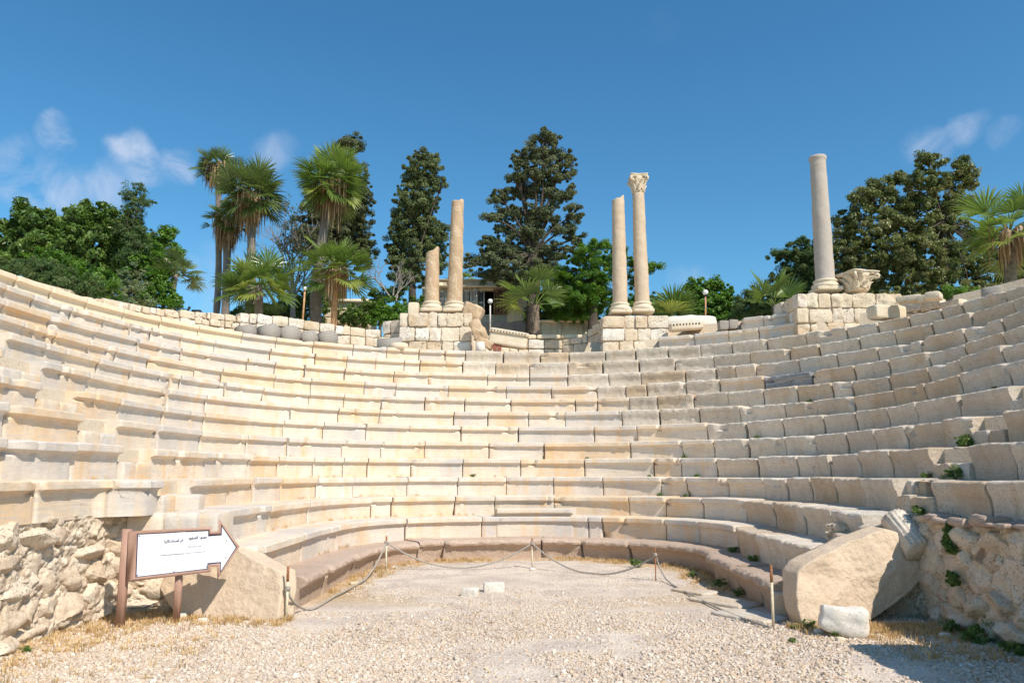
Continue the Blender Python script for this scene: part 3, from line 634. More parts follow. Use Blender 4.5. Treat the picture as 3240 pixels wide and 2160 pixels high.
# ------------------------------------------------------------------ rubble retaining walls in the foreground
def rubble_wall(pts, z0, ztop, seed, cell=(.42, .30), relief=.12, res=.015, tilt=.0):
    """pts: plan polyline; surface bulges to the RIGHT of the travel direction"""
    P = np.asarray(pts, float); seg = np.hypot(*np.diff(P, axis=0).T); cum = np.concatenate([[0], np.cumsum(seg)]); Lh = cum[-1]
    nu = int(Lh / res); u = np.linspace(0, Lh, nu); X = np.interp(u, cum, P[:, 0]); Y = np.interp(u, cum, P[:, 1])
    T = np.stack([np.gradient(X, u), np.gradient(Y, u)], 1); k = np.ones(25) / 25
    T = np.stack([np.convolve(np.pad(T[:, i], 12, 'edge'), k, 'valid') for i in (0, 1)], 1); T /= np.linalg.norm(T, axis=1)[:, None]
    Nn = np.stack([T[:, 1], -T[:, 0]], 1)
    zt = ztop(u) if callable(ztop) else np.full(nu, ztop); nv = int((zt.max() - z0) / res)
    S = np.linspace(0, 1, nv); Z = z0 + S[None] * (zt - z0)[:, None]
    U = np.repeat(u[:, None], nv, 1); a = U.ravel(); b = Z.ravel()
    q = np.stack([a, b, 0 * a], 1)
    wa = a + .16 * fbm(q, 3, seed, 4); wb = b + .16 * fbm(q + 5, 3, seed + 3, 4)
    ci = np.floor(wa / cell[0]).astype(int); cj = np.floor(wb / cell[1]).astype(int)
    F1 = np.full(len(a), 9.); F2 = np.full(len(a), 9.); ID = np.zeros(len(a)); CA = np.zeros(len(a)); CB = np.zeros(len(a))
    for di in (-1, 0, 1):
        for dj in (-1, 0, 1):
            i, j = ci + di, cj + dj; ox = (i + .5 + .38 * (hsh(i, j, 1, seed) * 2 - 1) + .5 * (j % 2)) * cell[0]; oy = (j + .5 + .38 * (hsh(i, j, 2, seed) * 2 - 1)) * cell[1]
            w_ = .8 + .5 * hsh(i, j, 3, seed); d = np.hypot((wa - ox) / cell[0], (wb - oy) / cell[1]) / w_
            near = d < F1; F2 = np.where(near, F1, np.minimum(F2, d)); idn = hsh(i, j, 4, seed); ID = np.where(near, idn, ID); CA = np.where(near, wa - ox, CA); CB = np.where(near, wb - oy, CB); F1 = np.minimum(F1, d)
    e = F2 - F1; amp = .45 + .8 * ID
    st = sstep(.02, .16, e); relief = relief * .35; h = relief * amp * st + (CA * (ID - .5) + CB * (((ID * 7) % 1) - .5)) * .08 * st
    pit = np.maximum(0, fbm(q * 1.0 + 3, 6, seed + 40, 3) - .12)
    rg_ = 1 - np.abs(fbm(q + 21, 6, seed + 60, 3)) * 2; h += .05 * fbm(q, 3, seed + 7, 3) + .04 * fbm(q, 9, seed + 8, 5) - .05 * pit - .035 * sstep(.75, 1., rg_) + .012 * fbm(q, 45, seed + 61, 2) - tilt * (b - z0)
    XX = np.repeat(X[:, None], nv, 1).ravel() + np.repeat(Nn[:, 0][:, None], nv, 1).ravel() * h; YY = np.repeat(Y[:, None], nv, 1).ravel() + np.repeat(Nn[:, 1][:, None], nv, 1).ravel() * h
    V = np.stack([XX, YY, b + .02 * fbm(q + 11, 8, seed + 12, 2) * (S[None].repeat(nu, 0).ravel() > .03)], 1)
    att = np.where(st > .55, .25 + .5 * ID, .10)
    # top ledge going back into the hill
    top = V.reshape(nu, nv, 3)[:, -1].copy(); led = []
    for dd in (.12, .3, .6): 
        tt = top.copy(); tt[:, :2] -= Nn * dd; tt[:, 2] += .015 * fbm(tt, 7, seed + 15, 3) + .01; led.append(tt)
    A = np.concatenate([V.reshape(nu, nv, 3), np.stack(led, 1)], 1); AT = np.concatenate([att.reshape(nu, nv), np.full((nu, 3), .35)], 1)
    return A.reshape(-1, 3), grid_faces(nu, nv + 3), AT.ravel()
def boulder(c, size, seed, R=None, n=8, cuts=11, amp=.012):
    r = np.random.default_rng(seed); P, F = CG[n]; V = P / np.linalg.norm(P, axis=1)[:, None] * .72 * .55 + P * .5 * .45
    V = V * 1.12
    for k in range(cuts):
        d = r.standard_normal(3); d[1] = -abs(d[1]) * (1.6 if k < 3 else .5); d /= np.linalg.norm(d); h = r.uniform(.36, .50); t = V @ d - h; V = V - np.where(t > 0, t * .93, 0)[:, None] * d
    V = V * np.asarray(size); V = V + (P / np.linalg.norm(P, axis=1)[:, None]) * (fbm(V + seed * 1.7, 9, seed, 3) * amp + fbm(V + seed, 28, seed + 1, 3) * amp * .5)[:, None]
    if R is not None: V = V @ np.asarray(R).T
    return V + np.asarray(c), F
def stone_facing(pts, z0, ztop, seed, w_=(.22, .5), h_=(.16, .34), out=.0):
    P = np.asarray(pts, float); seg = np.hypot(*np.diff(P, axis=0).T); cum = np.concatenate([[0], np.cumsum(seg)]); rr = random.Random(seed); mb = MB(); z = z0
    while z < 1.15:
        hh = rr.uniform(*h_); u = rr.uniform(-.2, 0)
        while u < cum[-1]:
            ww = rr.uniform(*w_); um = u + ww / 2; zt = float(ztop(np.float64(max(0, um)))); u += ww
            zc = z + hh / 2 + rr.uniform(-.04, .04)
            if zc + hh * .35 > zt or rr.random() < .12: continue
            X = np.interp(um, cum, P[:, 0]); Y = np.interp(um, cum, P[:, 1]); X2 = np.interp(um + .1, cum, P[:, 0]); Y2 = np.interp(um + .1, cum, P[:, 1]); a = math.atan2(Y2 - Y + 1e-9, X2 - X); nx_, ny_ = math.sin(a), -math.cos(a)
            o_ = out + rr.uniform(-.05, .03); s_ = rr.uniform(.85, 1.1)
            V, F = boulder((X + nx_ * o_, Y + ny_ * o_, zc), (ww * s_, .26, hh * s_ * 1.05), seed * 999 + int(um * 777) + int(z * 555), rotz(a) @ roty(rr.gauss(0, .16)), 12, amp=.035); mb.add(V, F, a=.3 + .7 * rr.random())
        z += hh * .97
    return mb
e = thing('rubble_wall', 'sunlit rough rubble wall of eroded stones under the blocks behind the arrow sign', 'wall', (-4.8, 8, 0))
V, F, A = rubble_wall([(-4.72, 3.5), (-4.74, 8.4), (-4.70, 9.1), (-4.5, 9.38), (-4.05, 9.5), (-3.5, 9.6), (-3.35, 10.4)], -.1, lambda u: 1.19 - .38 * sstep(5.75, 5.95, u) - .05 * sstep(6.4, 6.8, u) + .03 * np.sin(u * 3) , 11, cell=(.52, .36), relief=.05)
link('rubble_face', mesh(V, [F], False, A), M['rubble'], e)
stone_facing([(-4.72, 4.2), (-4.74, 8.4), (-4.70, 9.1), (-4.5, 9.38), (-4.05, 9.5), (-3.5, 9.6)], .0, lambda u: 1.16 - .36 * sstep(5.0, 5.2, u), 31, w_=(.26, .58), h_=(.18, .36), out=-.035).build('facing_stones', M['rubble'], e, False)
e = thing('rubble_wall', 'shaded rubble wall of pale boulders and mortar in the right corner behind the leaning slab', 'wall', (4.7, 8, 0))
V, F, A = rubble_wall([(4.0, 9.9), (4.5, 9.5), (4.74, 9.1), (4.78, 8.4), (4.80, 7.6), (4.82, 3.2)], -.1, lambda u: 1.02 + .14 * sstep(.5, .95, u) + .03 * np.sin(u * 2.4), 23, cell=(.38, .36), relief=.07)
link('rubble_face', mesh(V, [F], False, A), M['rubble'], e)
stone_facing([(4.0, 9.9), (4.5, 9.5), (4.74, 9.1), (4.78, 8.4), (4.80, 7.6), (4.82, 4.2)], .0, lambda u: 1.12, 43, w_=(.28, .55), h_=(.22, .38), out=-.025).build('facing_stones', M['rubble'], e, False)
# purple-brown ledge stones on top of the right wall
mb = MB()
for i in range(14):
    V, F = rock((4.96 + random.uniform(-.06, .08), 8.75 - i * .30 + random.uniform(-.06, .06), 1.165 + random.uniform(-.02, .02)), (.6, random.uniform(.25, .42), random.uniform(.05, .11)), .2, .05, 7, 300 + i, 5); mb.add(V, F)
M['ledge'] = stone_mat('purple_brown_ledge', [(.40, .29, .23), (.52, .40, .32), (.46, .34, .27)], streak=0, pit=.6, vein=0, perobj=False, bumps=(.9, 1.))
mb.build('ledge', M['ledge'], e, True)
# a higher stump of the same wall nearer the viewer, out of frame, that throws the shadow over the gravel
mb = MB()
for cz in range(6):
    for i in range(4):
        V, F = rock((4.95 + .02 * cz, 4.1 + i * .47 + .2 * (cz % 2), .2 + cz * .42), (.75, .46, .41), .15, .03, 5, 400 + cz * 5 + i, 5); mb.add(V, F)
o = mb.build('wall_stump', M['masonry'], None, True); tag(o, 'tall stone wall stump at the right whose shadow falls on the gravel', 'wall')

# ------------------------------------------------------------------ the two leaning slabs
def slab(front, back_off, mt, name, label, seed, amp=.012, sub=44):
    """front: list of 3D corners (roughly planar, ordered); thickness vector back_off; surface subdivided and roughened"""
    Fp = np.array(front); c = Fp.mean(0)
    u = Fp[1] - Fp[0]; u /= np.linalg.norm(u); nrm = np.zeros(3)
    for i in range(len(Fp)): nrm += np.cross(Fp[i] - c, Fp[(i + 1) % len(Fp)] - c)
    nrm /= np.linalg.norm(nrm)
    # radial grid: centre -> outline (resampled)
    m = 200; cl = np.vstack([Fp, Fp[:1]]); L_ = np.concatenate([[0], np.cumsum(np.linalg.norm(np.diff(cl, axis=0), axis=1))])
    s = np.linspace(0, L_[-1], m, endpoint=False); O = np.stack([np.interp(s, L_, cl[:, k]) for k in range(3)], 1)
    for _ in range(1): O = .25 * np.roll(O, 1, 0) + .5 * O + .25 * np.roll(O, -1, 0)
    rings = []
    for t in np.linspace(.04, 1, sub): rings.append(c + (O - c) * t)
    b = np.asarray(back_off)
    edge = O.copy()
    for t in (.03, .12, .35, .65, .9, 1.0): rings.append(edge + b * t + (O - c) * (.012 if t < .2 else 0))
    V = np.array(rings).reshape(-1, 3); k = len(rings)
    ff = []
    for i in range(k - 1):
        for j in range(m): ff.append([i * m + j, i * m + (j + 1) % m, (i + 1) * m + (j + 1) % m, (i + 1) * m + j])
    d = fbm(V, 4, seed, 3) * amp * 1.8 + fbm(V, 18, seed + 4, 4) * amp * .9
    V = V + nrm * d[:, None] + (V - c) / (np.linalg.norm(V - c, axis=1)[:, None] + 1e-6) * (fbm(V, 6, seed + 9, 4) * amp * 1.9)[:, None]
    V = np.vstack([V, c, V[-m:].mean(0)]); q = len(V)
    T = [[q - 2, (j + 1) % m, j] for j in range(m)] + [[q - 1, (k - 1) * m + j, (k - 1) * m + (j + 1) % m] for j in range(m)]
    o = link(name, mesh(V, [np.array(ff), np.array(T)], True), mt); tag(o, label, 'stone slab'); return o
# left: a yellow slab behind the sign
def pl(x, y, Y0, lean=0.25, z0=0): # point on a plane leaning back: Y = Y0(x) + lean*z
    Y = Y0
    for _ in range(8): p_ = at(x, y, Y); Y = Y0 + lean * max(p_[2], 0)
    return at(x, y, Y)
LS = [(560, 1950, 9.20), (505, 1860, 9.30), (530, 1800, 9.30), (600, 1742, 9.28), (745, 1738, 9.12), (800, 1768, 9.05), (888, 1810, 8.92), (886, 1880, 8.90), (876, 1962, 8.88), (720, 1962, 9.02)]
slab([pl(x, y, Y, .22) for x, y, Y in LS][::-1], (.12, .24, 0), M['slab'], 'leaning_slab', 'smooth yellow sandstone slab leaning behind the arrow sign post', 51, .008)
RS = [(2552, 1992, 8.50), (2532, 1950, 8.52), (2525, 1900, 8.54), (2523, 1850, 8.56), (2524, 1818, 8.58), (2545, 1788, 8.60), (2590, 1762, 8.64), (2697, 1713, 8.82), (2804, 1674, 8.92), (2850, 1690, 8.94), (2874, 1712, 8.95), (2945, 1790, 8.98), (2935, 1815, 8.98), (2828, 1912, 8.9), (2736, 1975, 8.78), (2640, 1990, 8.62)]
slab([pl(x, y, Y, .13) for x, y, Y in RS][::-1], (-.05, .32, .02), M['slab'], 'leaning_slab', 'large tapering sandstone slab leaning against the right rubble corner', 61, .014)
# fluted column fragment lodged on top of the right slab
ax = np.array(at(2868, 1655, 9.25)); bx = np.array(at(2912, 1745, 8.93))
th = np.linspace(0, 2 * np.pi, 64, endpoint=False)
def fluted(p0, p1, r, n=64, fl=16, depth=.08, seed=1):
    p0, p1 = np.asarray(p0, float), np.asarray(p1, float); t = p1 - p0; Lh = np.linalg.norm(t); t /= Lh; a = np.cross(t, [0, 0, 1.]); a /= np.linalg.norm(a); b = np.cross(t, a)
    m = max(4, int(Lh / .05)); th = np.linspace(0, 2 * np.pi, n, endpoint=False); V = []
    for s in np.linspace(0, 1, m): V.append(p0 + t * Lh * s + (r * (1 - depth * (.5 + .5 * np.cos(fl * th))))[:, None] * (np.cos(th)[:, None] * a + np.sin(th)[:, None] * b))
    V = np.concatenate(V); V += (fbm(V, 9, seed, 3) * .012)[:, None]; F = [[i * n + j, i * n + (j + 1) % n, (i + 1) * n + (j + 1) % n, (i + 1) * n + j] for i in range(m - 1) for j in range(n)]
    V = np.vstack([V, p0, p1]); q = len(V); T = [[q - 2, (j + 1) % n, j] for j in range(n)] + [[q - 1, (m - 1) * n + j, (m - 1) * n + (j + 1) % n] for j in range(n)]
    return V, np.array(F), np.array(T)
mb = MB(); mb.add(*fluted(ax + np.array([-.10, .10, .05]), bx, .165, fl=18, depth=.09)); o = mb.build('column_fragment', M['rough'], None, False)
tag(o, 'short fluted column fragment lying between the large slab and the right rubble wall', 'column fragment')

# ------------------------------------------------------------------ loose stones
def stone(x, y, z, size, seed, mt, label, name='loose_stone', rz=0, rnd=.2, amp=.03, fr=5, n=8, tilt=0, group=None):
    p = gz(x, y, z) if not isinstance(x, tuple) else np.array(x)
    V, F = rock((0, 0, 0), size, rnd, amp, fr, seed, n); V = V @ (rotz(rz) @ roty(tilt)).T; V[:, 2] -= V[:, 2].min() + .012; V += p
    o = link(name, mesh(V, [F], True), mt); tag(o, label, 'stone', group); return o
stone(2665, 2010, 0, (.44, .28, .27), 71, M['white'], 'big white block lying in front of the large leaning slab', rz=-.25, rnd=.2, amp=.09, fr=4, tilt=.16, n=12)
stone(1563, 1872, 0, (.30, .17, .145), 72, M['white'], 'larger pale cut stone of the two in the middle of the gravel', rz=.05, rnd=.05, amp=.012, fr=9)
stone(1488, 1887, 0, (.22, .15, .13), 73, M['white'], 'smaller white stone of the two in the middle of the gravel', rz=-.3, rnd=.15, amp=.02, fr=8)
stone(2590, 2003, 0, (.09, .07, .06), 74, M['white'], 'small grey stone beside the big white block', rnd=.5, amp=.01)
stone(2660, 2026, 0, (.08, .06, .04), 75, M['carved'], 'small buff pebble in front of the big white block', rnd=.6, amp=.01)
stone(881, 1960, 0, (.10, .08, .10), 76, M['white'], 'white stone at the foot of the left rope post', rnd=.4, amp=.02)
stone(575, 1955, 0, (.10, .08, .07), 77, M['white'], 'pale pebble beside the shorter sign leg', rnd=.5, amp=.015)
stone(640, 1966, 0, (.10, .06, .05), 78, M['white'], 'flat pale stone in dry grass before the yellow slab', rnd=.4, amp=.01)
stone(1119, 1846, 0, (.13, .08, .05), 79, M['carved'], 'thin pale stone lying under the rope at left', rnd=.3, amp=.015, rz=.5)
stone(265, 1992, 0, (.17, .07, .03), 80, M['white'], 'flat white flake at the foot of the left rubble wall', rnd=.3, amp=.01, rz=.2)
stone(2990, 2018, 0, (.09, .07, .05), 81, M['white'], 'small pale stone by the right rubble wall foot', rnd=.5, amp=.015)
stone(1685, 1803, 0, (.09, .08, .05), 82, M['white'], 'white pebble at the foot of the middle rope post', rnd=.5, amp=.01)
stone(1248, 1795, 0, (.12, .07, .04), 83, M['paper'], 'crumpled clear plastic bottle by the second rope post', 'plastic_litter', rnd=.6, amp=.01)
o = stone(480, 1935, 0, (.14, .10, .10), 84, M['rubble'], 'brown stone in the shadow behind the sign legs', rnd=.4, amp=.02)
for i, (x, y, Y, s) in enumerate([(500, 1905, 9.9, .32), (530, 1880, 9.9, .2), (455, 1900, 9.9, .26), (545, 1920, 9.7, .22)]):
    p_ = at(x, y, Y); stone((p_[0], p_[1], p_[2] - s / 2), 0, 0, (s, s * .7, s * .8), 90 + i, M['rubble'], ['rounded brown rock in the dark gap behind the sign', 'upper small rock in the dark gap behind the sign', 'left rock in the dark gap behind the sign', 'right rock in the dark gap beside the yellow slab'][i], rnd=.5, amp=.03)
# marble step block beside the right post
V, F = rock((0, 0, 0), (.30, .42, .28), .04, .008, 8, 95, 8); c_ = (gz(2446, 1945) + gz(2490, 1960)) / 2
V = V @ rotz(-.35).T; V += np.array([c_[0] + .16, c_[1] + .25, .13]); o = link('marble_block', mesh(V, [F], True), M['marble']); tag(o, 'squared grey marble block between the granite bench end and the large slab', 'stone block')
# flat stones beside the granite bench at the right
mb = MB()
for i, (x, y, sx, sy) in enumerate([(2290, 1905, .9, .5), (2200, 1872, .6, .4), (2370, 1950, .8, .5)]):
    p_ = gz(x, y); V, F = rock((p_[0], p_[1], .0), (sx, sy, .05), .1, .012, 4, 97 + i, 8, R=rotz(-.9)); V, F = rock((0, 0, 0), (sx, sy, .05), .1, .012, 4, 97 + i, 8); V = V @ rotz(-.95).T + np.array([p_[0], p_[1], .008]); mb.add(V, F)
o = mb.build('paving_stone', M['rough'], None, True); tag(o, 'flat worn paving stones beside the right end of the granite bench', 'paving', kind='structure')

# ------------------------------------------------------------------ masonry helper
def ashlar(mb, p0, p1, z0, zt, seed, course=.4, wid=(.3, .55), depth=.34, jit=.02, rnd=.10, amp=.022, gap=.012, ragged=0):
    """courses of squared stones along p0->p1 (plan), face to the right of travel; zt may be a function of u"""
    rr = random.Random(seed); p0 = np.array(p0, float); p1 = np.array(p1, float); d = p1 - p0; Lh = np.linalg.norm(d); d /= Lh; nn_ = np.array([d[1], -d[0]])
    ang = math.atan2(d[1], d[0]); ztf = zt if callable(zt) else (lambda u: zt)
    zmax = max(ztf(u) for u in np.linspace(0, Lh, 20)); nc = max(1, round((zmax - z0) / course)); ch = (zmax - z0) / nc
    for c in range(nc):
        zc0 = z0 + c * ch; u = 0
        while u < Lh - .02:
            w_ = rr.uniform(*wid)
            if Lh - u - w_ < wid[0] * .6: w_ = Lh - u
            um = u + w_ / 2; lim = ztf(um); h_ = min(ch, lim - zc0)
            if h_ > ch * .35:
                q = p0 + d * um - nn_ * (depth / 2 - rr.uniform(-jit, jit) * 1.6); hh = h_ * rr.uniform(.93, 1.02) + (rr.uniform(-ragged, ragged) if zc0 + ch * 1.2 > lim else 0)
                V, F = rock((0, 0, 0), (w_ - gap, depth, hh - gap), rnd * rr.uniform(.2, 1.1), amp * rr.uniform(.7, 1.6), 8, seed * 31 + c * 57 + int(u * 100), 8, edge=.07)
                V = V @ (rotz(ang + rr.gauss(0, .03)) @ roty(rr.gauss(0, .02))).T + np.array([q[0], q[1], zc0 + hh / 2]); mb.add(V, F)
            u += w_
def pier(name, label, x0, x1, Yf, dep, z0, z1, seed, **k):
    X0 = at(x0, 1100, Yf)[0]; X1 = at(x1, 1100, Yf)[0]
    e = thing(name, label, 'pier', ((X0 + X1) / 2, Yf + dep / 2, z0)); mb = MB()
    ashlar(mb, (X0, Yf), (X1, Yf), z0, z1, seed, **k)
    ashlar(mb, (X0, Yf + dep), (X0, Yf + .30), z0, z1, seed + 1, **k); ashlar(mb, (X1, Yf + .3), (X1, Yf + dep), z0, z1, seed + 2, **k)
    mb.build('stonework', M['masonry'], e, True)
    c = MB(); c.add(*box(((X0 + X1) / 2, Yf + dep / 2, (z0 + z1) / 2 - .03), (X1 - X0 - .08, dep - .1, z1 - z0 - .03))); c.build('mortar_core', M['mortar'], e)
    return e, X0, X1
Z12 = ZN[12]
zt1 = at(1380, 990, 22.3)[2]; 
pier('column_pier', 'block-built stone pier carrying the two brown shafts, left of centre', 1262, 1492, 22.15, 1.4, Z12 - .05, zt1, 201, course=.42, wid=(.26, .62), amp=.035)
zt2 = at(2000, 1000, 21.9)[2]
pier('column_pier', 'block-built stone pier carrying the two pale shafts, one with a capital', 1906, 2118, 21.75, 1.4, Z12 - .05, zt2, 211, course=.40, wid=(.28, .66), amp=.035)
zt3 = at(2650, 930, 19.3)[2]
pier('column_pier', 'block-built stone pier under the grey granite column at the right', 2527, 2868, 19.15, 1.6, Z12 - .05, zt3, 221, course=.36, wid=(.24, .62), amp=.04)

def wall(name, label, pts, z0, zt, seed, cap=None, **k):
    c = np.array(pts).mean(0); e = thing(name, label, 'wall', (c[0], c[1], z0)); mb = MB(); cb = MB(); u0 = 0
    for i in range(len(pts) - 1):
        a, b = np.array(pts[i], float), np.array(pts[i + 1], float); Lh = np.linalg.norm(b - a); f = (lambda u, u0=u0: zt(u0 + u)) if callable(zt) else zt
        ashlar(mb, a, b, z0, f, seed + i, **k); d = (b - a) / Lh; nn_ = np.array([d[1], -d[0]]); zz_ = min(f(t) for t in np.linspace(0, Lh, 8)) if callable(f) else f
        m_ = (a + b) / 2 - nn_ * .21; cb.add(*box((m_[0], m_[1], (z0 + zz_) / 2 - .04), (Lh * 1.0, .26, zz_ - z0 - .06), rotz(math.atan2(d[1], d[0])))); u0 += Lh
    mb.build('stonework', M['masonry'], e, True); cb.build('mortar_core', M['mortar'], e); return e
def arcpts(R, xa, xb, z, n):                        # plan points on radius R between photo columns
    ts = []
    for x in (xa, xb):
        th = np.linspace(-1.7, 1.7, 2000); X, Y = plan(float(R), th); px, py, f = proj(X, Y, z); ts.append(np.interp(x, px, th))
    th = np.linspace(ts[0], ts[1], n); X, Y = plan(float(R), th); return list(zip(X, Y))
# rear wall behind the left rows, small stones
pL = arcpts(10.55, 230, 760, 5.6, 12); wall('rear_wall', 'low rubble wall of small yellow stones above the yellow seat row at left', pL, Z12 - .05, lambda u: 5.50 + .075 * float(u) + .02 * math.sin(u * 2.1), 241, course=.2, wid=(.15, .42), depth=.3, rnd=.16, amp=.03)
pL2 = arcpts(10.55, 760, 1205, 5.6, 10); wall('rear_wall', 'low wall of mixed stones behind the grey drum ends', pL2, Z12 - .05, lambda u: 5.93 + .05 * math.sin(u * 1.3), 261, course=.26, wid=(.22, .7), depth=.3, rnd=.14, amp=.025)
a1 = at(1215, 1050, 22.9); wall('rear_wall', 'ragged stone wall joining the left side of the brown column pier', [(a1[0] - .05, 22.95), (at(1268, 1050, 22.5)[0], 22.6)], Z12 - .05, 6.28, 271, course=.38, wid=(.25, .4))
# centre niche
n0 = at(1500, 1080, 23.6)[0]; n1 = at(1640, 1080, 24.6)[0]; n2 = at(1780, 1080, 24.6)[0]; n3 = at(1885, 1080, 23.4)[0]
wall('niche_wall', 'curved stone niche wall between the two pairs of columns', [(n0 - .3, 23.0), (n0 + .35, 24.0), (n1, 24.6), (n2, 24.6), (n3 - .2, 24.1), (n3 + .15, 23.2), (n3 + .4, 22.6)], Z12 - .05, lambda u: 6.02 + .16 * math.exp(-u * 1.2) + .28 * sstep(4.2, 5.2, np.float64(u)), 281, course=.33, wid=(.28, .55), rnd=.12)
# coping of plain slabs on the niche wall
mb = MB(); x = n1 - 1.0
while x < n2 + .2:
    mb.add(*rock((x + .4, 24.85, 6.13), (.78, .36, .13), .03, .006, 6, int(x * 10) + 50, 5)); x += .8
e = mb.build('coping_slab', M['plaster'], None, True); tag(e, 'plain buff coping slabs along the top of the niche wall', 'coping')
# right of pier 2: masonry in front of garden, then low wall right of pier 3
pR = arcpts(10.6, 2118, 2345, 5.6, 5); wall('rear_wall', 'low stone wall behind the moulded seat row right of the capital column', pR, Z12 - .05, lambda u: 6.0 + .05 * math.sin(u * 3), 301, course=.3, wid=(.25, .6), depth=.3)
pR = arcpts(10.35, 2850, 3100, 5.6, 5); wall('rear_wall', 'low wall of pitted stones with brick coping right of the grey column pier', pR, Z12 - .05, lambda u: 5.78 - .2 * float(u), 311, course=.36, wid=(.3, .6), depth=.3, rnd=.12, amp=.04)
mb = MB()
for i, (x, y, w_) in enumerate([(2862, 948, .26), (2895, 946, .42), (2927, 944, .18), (2955, 938, .50)]):
    p_ = at(x, y, 17.2 - i * .25); mb.add(*rock((p_[0], p_[1], p_[2]), (w_, .3, .15), .04, .01, 5, 320 + i, 5, R=rotz(.9)))
o = mb.build('coping_slab', M['carved'], None, True); tag(o, 'buff coping blocks on the low wall right of the grey column', 'coping')
p_ = at(2805, 990, 17.55); V, F = rock((p_[0], p_[1], p_[2]), (.85, .35, .32), .03, .012, 5, 331, 8, R=rotz(.25)); o = link('stone_block', mesh(V, [F], True), M['carved']); tag(o, 'smooth cream block lying in front of the grey column pier', 'stone block')
p_ = at(3140, 925, 15.6); V, F = rock((p_[0], p_[1], p_[2] - .1), (1.0, .4, .32), .3, .03, 5, 332, 8, R=rotz(.95)); o = link('stone_block', mesh(V, [F], True), M['drumgrey']); tag(o, 'dark grey stone block lying on the rim at far right', 'stone block')
p_ = at(2133, 1018, 21.9); V, F = rock((p_[0] + .5, 22.2, p_[2] - .02), (1.5, .8, .42), .35, .05, 4, 333, 8); o = link('stone_block', mesh(V, [F], True), M['white']); tag(o, 'bright white weathered boulder at the right shoulder of the capital column pier', 'stone block')
# dark squared stones right of the moulded row
for i, (x, y) in enumerate([(2288, 1030), (2318, 1027)]):
    p_ = at(x, y, 21.0); V, F = rock((p_[0], p_[1], p_[2]), (.26, .3, .26), .05, .01, 5, 336 + i, 5); o = link('stone_block', mesh(V, [F], True), M['drumgrey']); tag(o, ['left dark grey cube stone behind the moulded seat row', 'right dark grey cube stone behind the moulded seat row'][i], 'stone block', 'dark cube stones')

# ------------------------------------------------------------------ columns
def column(label, xb, yb, yt, Y, rb, rt, mt, base=True, top='flat', n=40, cracks=(), tiltx=0.0, dtop=0, capital=False, zb=None):
    p = at(xb, yb, Y); z0 = p[2] if zb is None else zb; z1 = at(xb, yt, Y)[2]; e = thing('column', label, 'column', (p[0], p[1], z0))
    zs = z0
    if base:
        b = rb; mb = MB()
        V, F = rock((0, 0, .05), (b * 2.9, b * 2.9, .11), .03, .008, 6, int(xb), 8); mb.add(V + [p[0], p[1], z0], F)
        prof = [(b * 1.42, .10), (b * 1.46, .13), (b * 1.46, .17), (b * 1.38, .20), (b * 1.2, .215), (b * 1.16, .24), (b * 1.22, .26), (b * 1.27, .275), (b * 1.27, .30), (b * 1.18, .32), (b * 1.05, .33)]
        V, F, T = lathe(prof, 40, (p[0], p[1], z0)); mb.add(V, F, T); mb.build('column_base', M['carved'], e, True); zs = z0 + .325
    m = 70; zz_ = np.linspace(zs, z1, m); th = np.linspace(0, 2 * np.pi, n, endpoint=False)
    V = []
    for z in zz_:
        t = (z - zs) / (z1 - zs); r = rb + (rt - rb) * t ** 1.3 + .012 * math.exp(-(z - zs) * 16)
        if top == 'collar': r += .035 * math.exp(-((z1 - z - .05) / .05) ** 2)
        V.append(np.stack([p[0] + tiltx * (z - zs) + r * np.cos(th), p[1] + r * np.sin(th), np.full(n, z)], 1))
    V = np.array(V)
    if top == 'broken':
        k = (zz_ - zs) / (z1 - zs); cut = dtop * (.5 + .5 * np.cos(th[None] - 3.3)) + .02 * np.sin(th * 3)[None] + .012 * np.cos(5 * th)[None]
        zc = z1 - np.maximum(cut, 0); V[:, :, 2] = zs + k[:, None] * (zc - zs)
    for (zc, sl_) in cracks:                        # joint lines cut into the shaft
        zl = z0 + zc + sl_ * np.sin(th)[None]; g = np.exp(-((V[:, :, 2] - zl) / .012) ** 2) * .012; V[:, :, 0] -= np.cos(th)[None] * g; V[:, :, 1] -= np.sin(th)[None] * g
    V = V.reshape(-1, 3); d = fbm(V, 4, int(xb) + 5, 3) * .014 + fbm(V, 18, int(xb) + 9, 3) * .007
    thf = np.tile(th, m); V[:, 0] += np.cos(thf) * d; V[:, 1] += np.sin(thf) * d
    F = [[i * n + j, i * n + (j + 1) % n, (i + 1) * n + (j + 1) % n, (i + 1) * n + j] for i in range(m - 1) for j in range(n)]
    tc_ = V[-n:].mean(0) - [0, 0, .04 if top == 'broken' else 0]; V = np.vstack([V, tc_]); T = [[len(V) - 1, (m - 1) * n + j, (m - 1) * n + (j + 1) % n] for j in range(n)]
    link('shaft', mesh(V, [np.array(F), np.array(T)], True), mt, e)
    if capital: corinthian((p[0] + tiltx * (z1 - zs), p[1], z1), rt, .56, e)
    return e, p, z1
